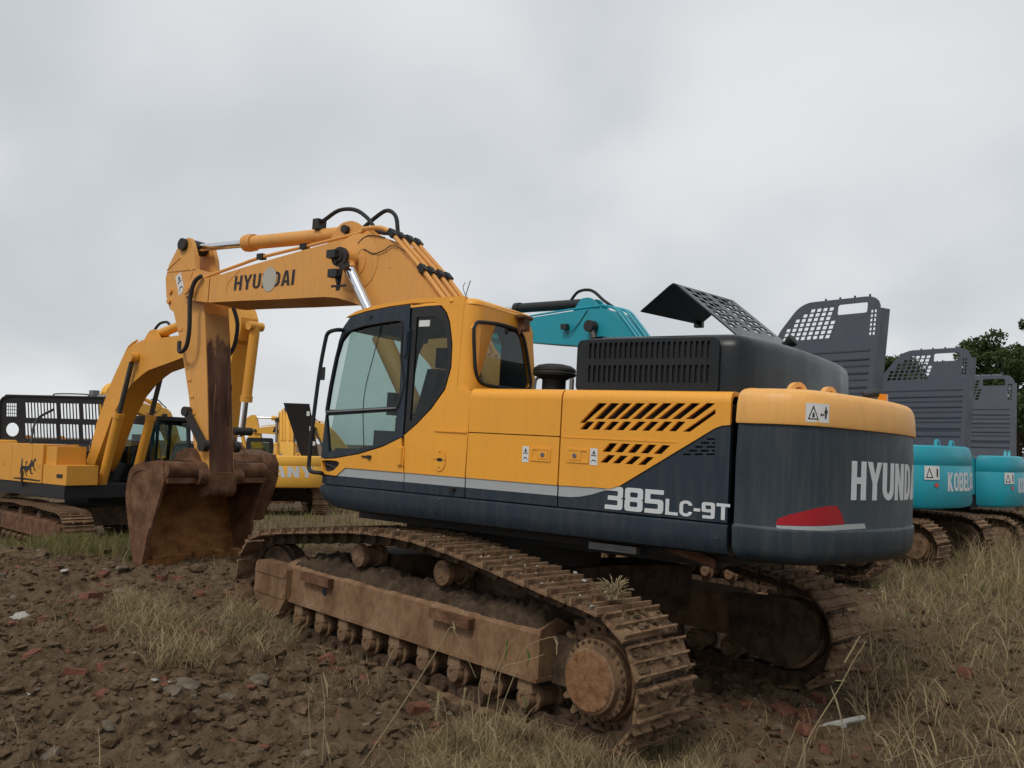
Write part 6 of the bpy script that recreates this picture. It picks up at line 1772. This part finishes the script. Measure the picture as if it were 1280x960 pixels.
def bricky(x, y, r2):
    w = np.exp(-((x - HEAP.x) ** 2 + (y - HEAP.y) ** 2) / .7) * 1.6 + np.exp(-((x - 4.0) ** 2 + (y - 2.6) ** 2) / 3.2) * .6 + np.exp(-((x - 3.0) ** 2 + (y - 3.0) ** 2) / 5) * .22 + np.exp(-((x + 1.5) ** 2 + (y - .6) ** 2) / 3) * .10 + .03
    return r2.random(len(x)) < w
lumps('brick_crumbs', 9000, 15, .006, .040, 'brick', 23, power=1.15, mask=bricky, amp=.35, label='red brick crumbs scattered in the soil')
lumps('white_fragments', 1500, 17, .006, .03, 'whitebit', 24, mask=lambda x, y, r2: r2.random(len(x)) < .35, flat=.5, label='small white plaster fragments on the soil')
def far_rub(x, y, r2): return (x > 5) & (r2.random(len(x)) < .5)
lumps('far_rubble', 4000, 26, .02, .09, 'stone', 25, mask=far_rub, power=.8, label='pale rubble strewn on the ground beyond the machine')

# single bricks and stones one can pick out: (pixel, pixel size, kind)
PICK = [(92, 845, 26, 'b'), (129, 831, 22, 'b'), (128, 790, 20, 'b'), (130, 870, 22, 'b'), (112, 752, 26, 'b'), (57, 772, 20, 'b'), (49, 753, 12, 'b'), (70, 712, 12, 'b'), (128, 722, 18, 'b'), (200, 725, 14, 'b'), (224, 719, 18, 'b'), (40, 822, 22, 'b'), (85, 768, 12, 'b'), (206, 852, 18, 'b'), (233, 800, 14, 'b'), (252, 796, 18, 'b'),
        (420, 846, 16, 'b'), (407, 827, 22, 'b'), (416, 895, 16, 'b'), (455, 857, 14, 'b'), (522, 897, 24, 'b'), (545, 905, 18, 'b'), (556, 917, 14, 'b'), (300, 760, 14, 'b'), (265, 735, 14, 'b'), (285, 742, 16, 'b'), (250, 744, 14, 'b'),
        (934, 885, 17, 'b'), (980, 893, 30, 'b'), (1010, 897, 28, 'b'), (1006, 913, 24, 'b'), (908, 888, 16, 'b'), (1030, 937, 18, 'b'), (1208, 843, 24, 'b'), (1175, 884, 18, 'b'), (1022, 874, 18, 'b'), (1068, 945, 12, 'b'), (1085, 842, 20, 'b'), (896, 952, 14, 'b'), (950, 955, 14, 'b'),
        (228, 862, 42, 's'), (212, 866, 30, 's'), (283, 877, 28, 's'), (390, 820, 24, 's'), (285, 787, 24, 's'), (135, 912, 20, 's'), (385, 945, 44, 's'), (320, 845, 40, 's'), (150, 740, 18, 's'), (60, 948, 34, 's'), (350, 898, 26, 's'), (346, 838, 9, 's'), (527, 911, 12, 's'), (152, 718, 18, 's'), (18, 750, 16, 's'), (245, 888, 18, 's'), (887, 902, 12, 's'), (975, 910, 14, 's'), (1115, 818, 14, 's'), (1125, 765, 14, 's'), (563, 897, 14, 's'), (28, 772, 26, 'w'), (22, 774, 18, 'w'), (225, 773, 24, 'w'), (1105, 738, 9, 'w'), (1133, 725, 10, 'w'), (1208, 720, 12, 'w'), (80, 716, 14, 'w')]
NAME = {'b': ('brick', 'brick', 'brick pieces scattered on the ground'), 's': ('stone', 'stone', 'stones scattered on the ground'), 'w': ('plaster_piece', 'rubble', 'pale plaster pieces on the ground')}
def pick_label(kd, u, v, s):
    what = {'b': ('small broken red brick', 'broken red brick', 'large broken red brick'), 's': ('small grey brown stone', 'grey brown stone', 'large grey brown stone'), 'w': ('small pale plaster bit', 'pale plaster piece', 'flat pale plaster slab')}[kd][0 if s < 15 else 1 if s < 22 else 2]
    if u > 1120: where = 'in the dry grass beside the teal machines' if v < 800 else 'among dry grass on the open side of the white pipe'
    elif u > 850: where = 'beside the broken white pipe behind the sprocket' if v > 860 else 'behind the far track of the 385LC-9T machine'
    elif u > 330: where = 'in the soil along the rollers of the near track' if v < 865 else 'in bare soil among the weeds before the near track'
    elif v < 765 and u > 170: where = 'on the rubble before the mouth of the rusty bucket'
    elif v < 765: where = 'in the rubble at the heel side of the rusty bucket'
    elif u > 195: where = 'by the matted dry grass heap before the bucket'
    elif v < 835: where = 'in churned soil beside the matted dry grass heap'
    else: where = 'in the loose clods of bare open soil'
    return what + ' lying ' + where
def on_ground(u, v):
    z = 0.1
    for _ in range(25):
        p = GP(u, v, z); z = .5 * z + .5 * gz(p.x, p.y)
    return GP(u, v, z)
for i, (u, v, s, kd) in enumerate(PICK):
    p = on_ground(u, v)
    dist = (p - CAM).dot(CF); sz = s / F_PX * dist
    rr = random.Random(100 + i); b = MB()
    if kd == 'b':
        a_, c_, h_ = sz * .55, sz * rr.uniform(.3, .42), sz * rr.uniform(.24, .32)
        q0 = [(-a_, -c_, -h_), (a_ * rr.uniform(.6, 1), -c_, -h_), (a_, c_ * rr.uniform(.5, 1), -h_), (-a_ * rr.uniform(.7, 1), c_, -h_)]
        q1 = [(-a_ * rr.uniform(.75, 1), -c_ * rr.uniform(.7, 1), h_), (a_ * rr.uniform(.5, 1), -c_ * rr.uniform(.7, 1), h_ * rr.uniform(.7, 1)), (a_ * rr.uniform(.7, 1), c_ * rr.uniform(.6, 1), h_), (-a_ * rr.uniform(.7, 1), c_ * rr.uniform(.7, 1), h_ * rr.uniform(.7, 1))]
        b.hull6(q0, q1, sz * .05, 2)
    else:
        b.blob((0, 0, 0), sz * .55, 2, .16, (1.0, rr.uniform(.6, .9), rr.uniform(.35, .55) if kd == 's' else .2), 300 + i)
    nm, ct, gp = NAME[kd]; lb = pick_label(kd, u, v, s)
    o = link(nm, b.mesh(nm, {'b': 'brick', 's': 'stone', 'w': 'whitebit'}[kd], 40))
    o.location = (p.x, p.y, gz(p.x, p.y) + sz * .10)
    o.rotation_euler = (R(rr.uniform(-16, 16)), R(rr.uniform(-16, 16)), rr.uniform(0, 6.28))
    tag(o, lb, ct, gp)
p = on_ground(1050, 908)
b = MB(); b.tube([(-.22, 0, 0), (-.05, .015, .012), (.18, -.02, 0)], .022, 8); b.box(.0, .14, .03, .07, -.01, .02, .008)
o = link('plastic_pipe', b.mesh('plastic_pipe', 'whitebit')); o.location = (p.x, p.y, p.z + .02); o.rotation_euler = (0, R(6), R(65))
tag(o, 'broken white plastic pipe end lying beside two red bricks', 'pipe')

# grass: strips built in bulk
def blades(name, x, y, h0, h1, lean, width, mat, seed, label, droop=.5, base=None):
    r2 = np.random.default_rng(seed); n = len(x); K = 4
    h = r2.uniform(h0, h1, n); a = r2.uniform(0, 6.28, n); ln = np.abs(r2.normal(lean, .35, n))
    w = width * (.5 + 1.9 * r2.random(n) ** 2); z = gheight(x, y) - .01
    if base is not None: z = base(x, y)
    t = np.linspace(0, 1, K + 1)[None]
    ang = ln[:, None] * (t ** 1.2) + droop * r2.random(n)[:, None] * t ** 3
    seg = h[:, None] / K
    dxy = np.concatenate([np.zeros((n, 1)), np.cumsum(np.sin(ang[:, 1:]) * seg, 1)], 1)
    dz = np.concatenate([np.zeros((n, 1)), np.cumsum(np.cos(ang[:, 1:]) * seg, 1)], 1)
    dz = np.maximum(dz, .012 + 0 * dz)
    tw = r2.normal(0, .25, n)[:, None] * t
    px = x[:, None] + np.cos(a[:, None] + tw) * dxy; py = y[:, None] + np.sin(a[:, None] + tw) * dxy; pz = z[:, None] + dz
    sa = r2.uniform(0, 6.28, n)
    ww = w[:, None] * (1 - .85 * t)
    ox, oy = np.cos(sa)[:, None] * ww, np.sin(sa)[:, None] * ww
    L_ = np.stack([px - ox, py - oy, pz], -1); Rr = np.stack([px + ox, py + oy, pz], -1)
    v = np.stack([L_, Rr], 2).reshape(n, -1, 3)
    q = np.array([[2 * k, 2 * k + 1, 2 * k + 3, 2 * k + 2] for k in range(K)])
    f = (q[None] + (np.arange(n) * 2 * (K + 1))[:, None, None]).reshape(-1, 4)
    o = link(name, np_mesh(name, v.reshape(-1, 3), f, mat, True)); tag(o, label, None, None, 'stuff'); return o
def in_poly(px, n, seed, clump=0.0, cs=1.2):
    """random points inside a ground patch given by its outline as seen in the photograph"""
    P = np.array([list(on_ground(u, v))[:2] for u, v in px]); r2 = np.random.default_rng(seed)
    lo, hi = P.min(0), P.max(0); out = np.zeros((0, 2))
    while len(out) < n:
        q = lo + (hi - lo) * r2.random((n * 2, 2)); ins = np.zeros(len(q), bool); j = len(P) - 1
        for i in range(len(P)):
            c = ((P[i, 1] > q[:, 1]) != (P[j, 1] > q[:, 1])) & (q[:, 0] < (P[j, 0] - P[i, 0]) * (q[:, 1] - P[i, 1]) / (P[j, 1] - P[i, 1] + 1e-12) + P[i, 0])
            ins ^= c; j = i
        if clump: ins &= (vnoise(q[:, 0] * cs + seed, q[:, 1] * cs + 2 * seed) + .25 * r2.random(len(q))) > clump
        out = np.concatenate([out, q[ins]])
    return out[:n, 0], out[:n, 1]
right = [(1095, 700), (1150, 712), (1215, 690), (1290, 640), (1420, 640), (1420, 990), (1120, 990), (1075, 900), (1050, 850), (1100, 780)]
x, y = in_poly(right, 50000, 1, .40, .9); blades('dry_grass', x, y, .12, .50, 1.2, .0036, 'straw', 31, 'tangled dry grass covering the ground beside the teal machines', 1.0)
x, y = in_poly(right, 14000, 2, .56, .8); blades('green_grass', x, y, .05, .22, .6, .0026, 'grass', 32, 'green tufts among the dry grass beside the teal machines')
x, y = in_poly([(1195, 712), (1225, 668), (1275, 645), (1340, 640), (1340, 760), (1240, 750)], 8500, 3, .25); blades('tall_dry_grass', x, y, .30, .90, .6, .006, 'straw', 33, 'tall dry grass by the tracks of the teal machines', .9)
x, y = in_poly([(130, 775), (165, 742), (215, 762), (275, 800), (265, 845), (195, 838), (135, 805)], 3600, 4, .42, 1.8); blades('dry_grass', x, y, .08, .32, 1.15, .0030, 'straw', 34, 'matted dry grass on the soil heap before the rusty bucket', 1.1)
x, y = in_poly([(285, 745), (330, 765), (380, 800), (330, 830), (270, 800)], 2400, 5, .4, 1.8); blades('dry_grass', x, y, .08, .30, 1.15, .0030, 'straw', 35, 'matted dry grass at the front end of the near track', 1.1)
x, y = in_poly([(20, 665), (100, 682), (170, 668), (195, 700), (150, 712), (60, 700)], 6500, 6, .45, .9); blades('green_grass', x, y, .07, .34, .5, .0042, 'grass', 36, 'yellow green grass growing in front of the older excavator')
x, y = in_poly([(405, 636), (560, 640), (700, 662), (600, 672), (410, 652)], 4500, 7, .42, .6); blades('dry_grass', x, y, .06, .25, .7, .005, 'straw', 37, 'dry grass growing on the open ground beyond the machine')
x, y = in_poly([(560, 915), (700, 930), (790, 925), (900, 940), (900, 1000), (540, 1000), (500, 960)], 10000, 8, .34, 1.5); blades('short_grass', x, y, .05, .26, 1.0, .0024, 'straw', 38, 'short dry grass along the near edge of the track', .9)
x, y = in_poly([(560, 900), (700, 925), (900, 945), (900, 1000), (540, 1000)], 2200, 9, .45, 1.5); blades('green_grass', x, y, .03, .14, .6, .0020, 'grass', 39, 'sparse green grass along the near edge of the track')
vx, vy, r2 = visible_pts(22000, 13, 3.8, 51, 1.0); k = vnoise(vx * .9 + 50, vy * .9 + 5) + .2 * r2.random(len(vx)) > .62; vx, vy = vx[k], vy[k]
ok = ~((np.abs(np.abs(vy) - 1.37) < .32) & (np.abs(vx) < 2.6)); blades('loose_straw', vx[ok], vy[ok], .05, .24, 1.35, .0018, 'straw', 40, 'loose straw lying over the bare soil', .3)
vx, vy, r2 = visible_pts(26000, 60, 14, 52, 1.0); k = (vnoise(vx * .25 + 5, vy * .25 + 15) > .48); blades('far_grass', vx[k], vy[k], .08, .35, .6, .012, 'grass', 41, 'low grass over the far part of the yard')
# weeds one can pick out; each is laid out in the upright plane facing the viewer at its root
def weed(label, root_px, stems, leaves=(), heads=(), r=.004, mat='weed', depth_shift=0.0, nm='weed_stalk'):
    p0 = on_ground(*root_px); dist = (p0 - CAM).dot(CF); k = dist / F_PX
    rgt = Vector((CR.x, CR.y, 0)).normalized()
    def P(q, j=0.0):
        return Vector(rgt * ((q[0] - root_px[0]) * k)) + Vector((0, 0, (root_px[1] - q[1]) * k)) + Vector((CF.x, CF.y, 0)) * (j * ((root_px[1] - q[1]) * k))
    rt = empty(nm, p0); tag(rt, label, 'weed')
    for i, s in enumerate(stems):
        b = MB(); b.tube([P(q, .12 * (i % 3 - 1)) for q in s], lambda t: r * (1 - .6 * t), 5); b.obj('stem', mat, rt)
    for s, w_, mt in leaves:
        Q = [P(q, .1) for q in s]; b = MB(); vs = []; n_ = len(Q)
        side_v = Vector((CF.x, CF.y, 0)) * .6 + rgt * .5
        for i, q in enumerate(Q):
            ww = w_ * k * (1.0 if 0 < i < n_ - 1 else .25)
            vs += [q - side_v * ww * .5 - Vector((0, 0, ww * .2)), q + side_v * ww * .5]
        b.add(vs, [(2 * i, 2 * i + 1, 2 * i + 3, 2 * i + 2) for i in range(n_ - 1)]); b.obj('leaf', mt, rt)
    for s, w_ in heads:
        a_, c_ = P(s[0]), P(s[1]); d_ = c_ - a_; rr = random.Random(int(s[0][0])); b = MB()
        b.cyl(a_, c_, w_ * k * .25, w_ * k * .15, n=6)
        for q in range(70):
            t = rr.random(); o_ = a_ + d_ * t; dv = Vector((rr.gauss(0, 1), rr.gauss(0, 1), rr.gauss(0, 1) + .8)).normalized() * w_ * k * rr.uniform(.5, .9)
            e_ = dv.cross(Vector((rr.random(), rr.random(), rr.random()))).normalized() * w_ * k * .06
            b.add([o_ - e_, o_ + e_, o_ + dv], [(0, 1, 2)])
        b.obj('seed_head', mat, rt)
    return rt
weed('long pale dry stalk bent over in front of the near track roller line', (452, 956), [[(452, 956), (485, 905), (522, 845), (548, 800), (559, 780), (566, 788), (578, 812), (592, 842)]], [([(559, 780), (562, 790), (557, 800)], 5, 'weed')], (), .0045)
weed('pair of pale upright stalks in bare soil with a split dry leaf', (394, 960), [[(390, 960), (386, 910), (385, 870), (391, 846)], [(402, 962), (403, 900), (401, 870), (396, 846)]], [([(396, 846), (402, 860), (404, 876)], 5, 'weed'), ([(403, 920), (410, 940), (414, 962)], 5, 'weed')], (), .005)
weed('clump of dry and green weeds in front of the rear end of the near track', (608, 955), [[(604, 955), (600, 900), (596, 862), (602, 838), (612, 820)], [(610, 958), (606, 905), (612, 860), (630, 812), (640, 800)], [(614, 958), (622, 900), (640, 850), (654, 815), (690, 801), (694, 812), (694, 825)], [(606, 955), (588, 900), (575, 868)], [(618, 956), (640, 905), (655, 898)], [(600, 955), (590, 915), (596, 890), (606, 905)], [(612, 955), (620, 880), (624, 835), (646, 826), (676, 815)]],
     [([(630, 803), (630, 815), (628, 832)], 6, 'weedgreen'), ([(655, 815), (659, 825), (656, 838)], 6, 'weedgreen'), ([(596, 862), (585, 870), (580, 885)], 6, 'weed'), ([(608, 920), (600, 930), (598, 948)], 8, 'weedgreen'), ([(650, 873), (656, 880), (655, 892)], 5, 'weedgreen'), ([(690, 801), (694, 808), (693, 822)], 5, 'weed'), ([(606, 905), (616, 915), (624, 940)], 5, 'weed'), ([(598, 930), (590, 925), (580, 940)], 5, 'weed')], (), .0035)
weed('pale foxtail weed with a drooping fuzzy seed head by a red brick', (548, 960), [[(552, 960), (558, 920), (556, 890), (550, 872), (546, 868)]], (), [((546, 868), (543, 905), ), ] and [(((546, 868), (543, 902)), 9)], .003)
weed('small pale foxtail weed beside the larger foxtail', (580, 925), [[(580, 925), (579, 890), (580, 860)]], (), [(((580, 862), (577, 884)), 7)], .003)
weed('tall dry stalk with a feathery seed head and hanging leaves near the white pipe', (990, 985), [[(990, 985), (1005, 930), (1022, 895), (1042, 860), (1058, 826), (1074, 798)], [(978, 985), (984, 940), (999, 902)]], [([(1042, 862), (1050, 855), (1064, 856)], 4, 'weed'), ([(1043, 862), (1050, 880), (1056, 905), (1058, 940)], 6, 'weed'), ([(1006, 925), (1007, 945), (1006, 968)], 14, 'weed')], [(((1056, 830), (1076, 796)), 5)], .0055)
weed('thin pale stalks leaning over by the sprocket end of the near track', (752, 950), [[(752, 950), (762, 905), (775, 870), (780, 838), (779, 800)], [(760, 952), (800, 890), (815, 905), (830, 922)], [(745, 950), (735, 900), (742, 880)], [(748, 950), (720, 915), (690, 905)]], [([(778, 868), (772, 880), (764, 895)], 5, 'weedgreen')], (), .003)
weed('long yellow green straw lying across the dry grass at the yard edge', (1170, 958), [[(1170, 958), (1195, 948), (1230, 942), (1262, 940)], [(1160, 960), (1140, 950), (1120, 955)]], (), (), .0045)
weed('tiny bright green seedling on bare ground beside the teal machines', (1135, 778), [[(1135, 778), (1135, 768), (1137, 755)]], [([(1135, 772), (1131, 768), (1129, 771)], 5, 'weedgreen'), ([(1136, 768), (1140, 770), (1140, 776)], 5, 'weedgreen'), ([(1137, 762), (1139, 757), (1138, 753)], 5, 'weedgreen')], (), .004, 'weedgreen')
weed('dry grass stalk arching over the dry grass at the yard edge', (1100, 955), [[(1100, 955), (1078, 910), (1062, 882), (1052, 872)], [(1110, 955), (1128, 925), (1150, 895), (1162, 888)], [(1105, 952), (1140, 935), (1148, 912)]], (), (), .0035)
# ---------------------------------------------------------------- dirt on the digger itself
def mud_bank():
    b = MB(); xs = np.linspace(-1.66, 1.70, 200); ys = np.linspace(1.14, 1.552, 26)
    vs, fs = [], []
    for i, x in enumerate(xs):
        for j, y in enumerate(ys):
            e = min((y - 1.14) / .08, (1.552 - y) / .05, (x + 1.66) / .05, (1.70 - x) / .1, 1)
            top = .755 + .06 * max(0, 1 - abs(y - 1.35) / .2)
            h_ = .085 * (.35 + vnoise(np.array(x * 3.1 + 4), np.array(y * 5 + 2))) + .05 * abs(vnoise(np.array(x * 11), np.array(y * 11)) - .5) + .05 * (vnoise(np.array(x * 29), np.array(y * 29)) - .5)
            if 1.0 < x < 1.7: h_ += .05 * (1 - abs(x - 1.25) / .45)
            vs.append((x, y, top - .03 + float(h_) * max(0, e)))
    m_ = len(ys)
    for i in range(len(xs) - 1):
        for j in range(m_ - 1): fs.append((i * m_ + j, (i + 1) * m_ + j, (i + 1) * m_ + j + 1, i * m_ + j + 1))
    b.add(vs, fs)
    o = b.obj('caked_mud', 'mud', main, 0, 60); tag(o, kind='stuff')
mud_bank()
# brackets and the round hole on the near track frame
for (u0, v0, u1, v1) in ((379, 716, 413, 733), (540, 762, 589, 784)):
    (xa, za), (xb, zb) = TP(u0, v0, 1.6), TP(u1, v1, 1.6)
    b = MB(); b.box(min(xa, xb), max(xa, xb), 1.566, 1.63, (za + zb) / 2 - .04, (za + zb) / 2 + .035, .012); b.obj('step_bracket', 'rust', main)
x, z = TP(406, 739, 1.567); b = MB(); b.lathe([(.042, 0), (.042, .003), (.0, .003)], (x, 1.566, z), (0, 1, 0), 18); b.obj('frame_hole', 'black', main)
# soil packed between the grousers on the upper run and the rear of both tracks
pth = track_path(2.16, .41, .53, TOP_HUMP)
loop, pit = sample_loop(pth, 50, .3)
b = MB(); rr = random.Random(7)
for k, (c, t) in enumerate(loop):
    if c.y < .25: continue
    n_ = Vector((-t.y, t.x)) * -1
    if (c - Vector((0, .55))).dot(n_) < 0: n_ = -n_
    for q in range(16 if c.x < .8 else 6):
        s = rr.uniform(.014, .040); yy = 1.37 + rr.uniform(-.27, .27); o_ = c + t * rr.uniform(-.1, .1) + n_ * .072
        b.blob((o_.x, yy, o_.y), s, 1, .5, (1.2, 1.6, .7), rr.randint(0, 9999))
o = b.obj('packed_soil', 'soil', main, 0, 10); tag(o, kind='stuff')
b = MB()
for k, (c, t) in enumerate(loop):
    if c.y < .9 or c.x > .5: continue
    for q in range(3):
        o_ = c + Vector((0, .085)); b.blob((o_.x + rr.uniform(-.1, .1), 1.37 + rr.uniform(-.27, .27), o_.y + rr.uniform(-.005, .01)), rr.uniform(.008, .024), 1, .3, (1, 1, .7), rr.randint(0, 9999))
o = b.obj('track_gravel', 'whitebit', main, 0, 60); tag(o, kind='stuff')
# dead weed tuft on the near track
x, z = TP(768, 742, 1.45)
tp = TILT @ Vector((x, 1.45, z)); rt = empty('dry_weed_tuft', tp); tag(rt, 'pale dry weed tuft sitting on top of the near track', 'weed')
b = MB(); rr = random.Random(3)
for k in range(70):
    a, e_ = rr.uniform(0, 6.28), rr.uniform(.2, 1.4); L_ = rr.uniform(.06, .17)
    d_ = Vector((math.cos(a) * math.sin(e_), math.sin(a) * math.sin(e_), math.cos(e_)))
    b.tube([(rr.uniform(-.05, .05), rr.uniform(-.05, .05), -.03), d_ * L_ * .6, d_ * L_ + Vector((0, 0, -.02))], .003, 3, sm=2)
b.obj('stem_tangle', 'weed', rt)
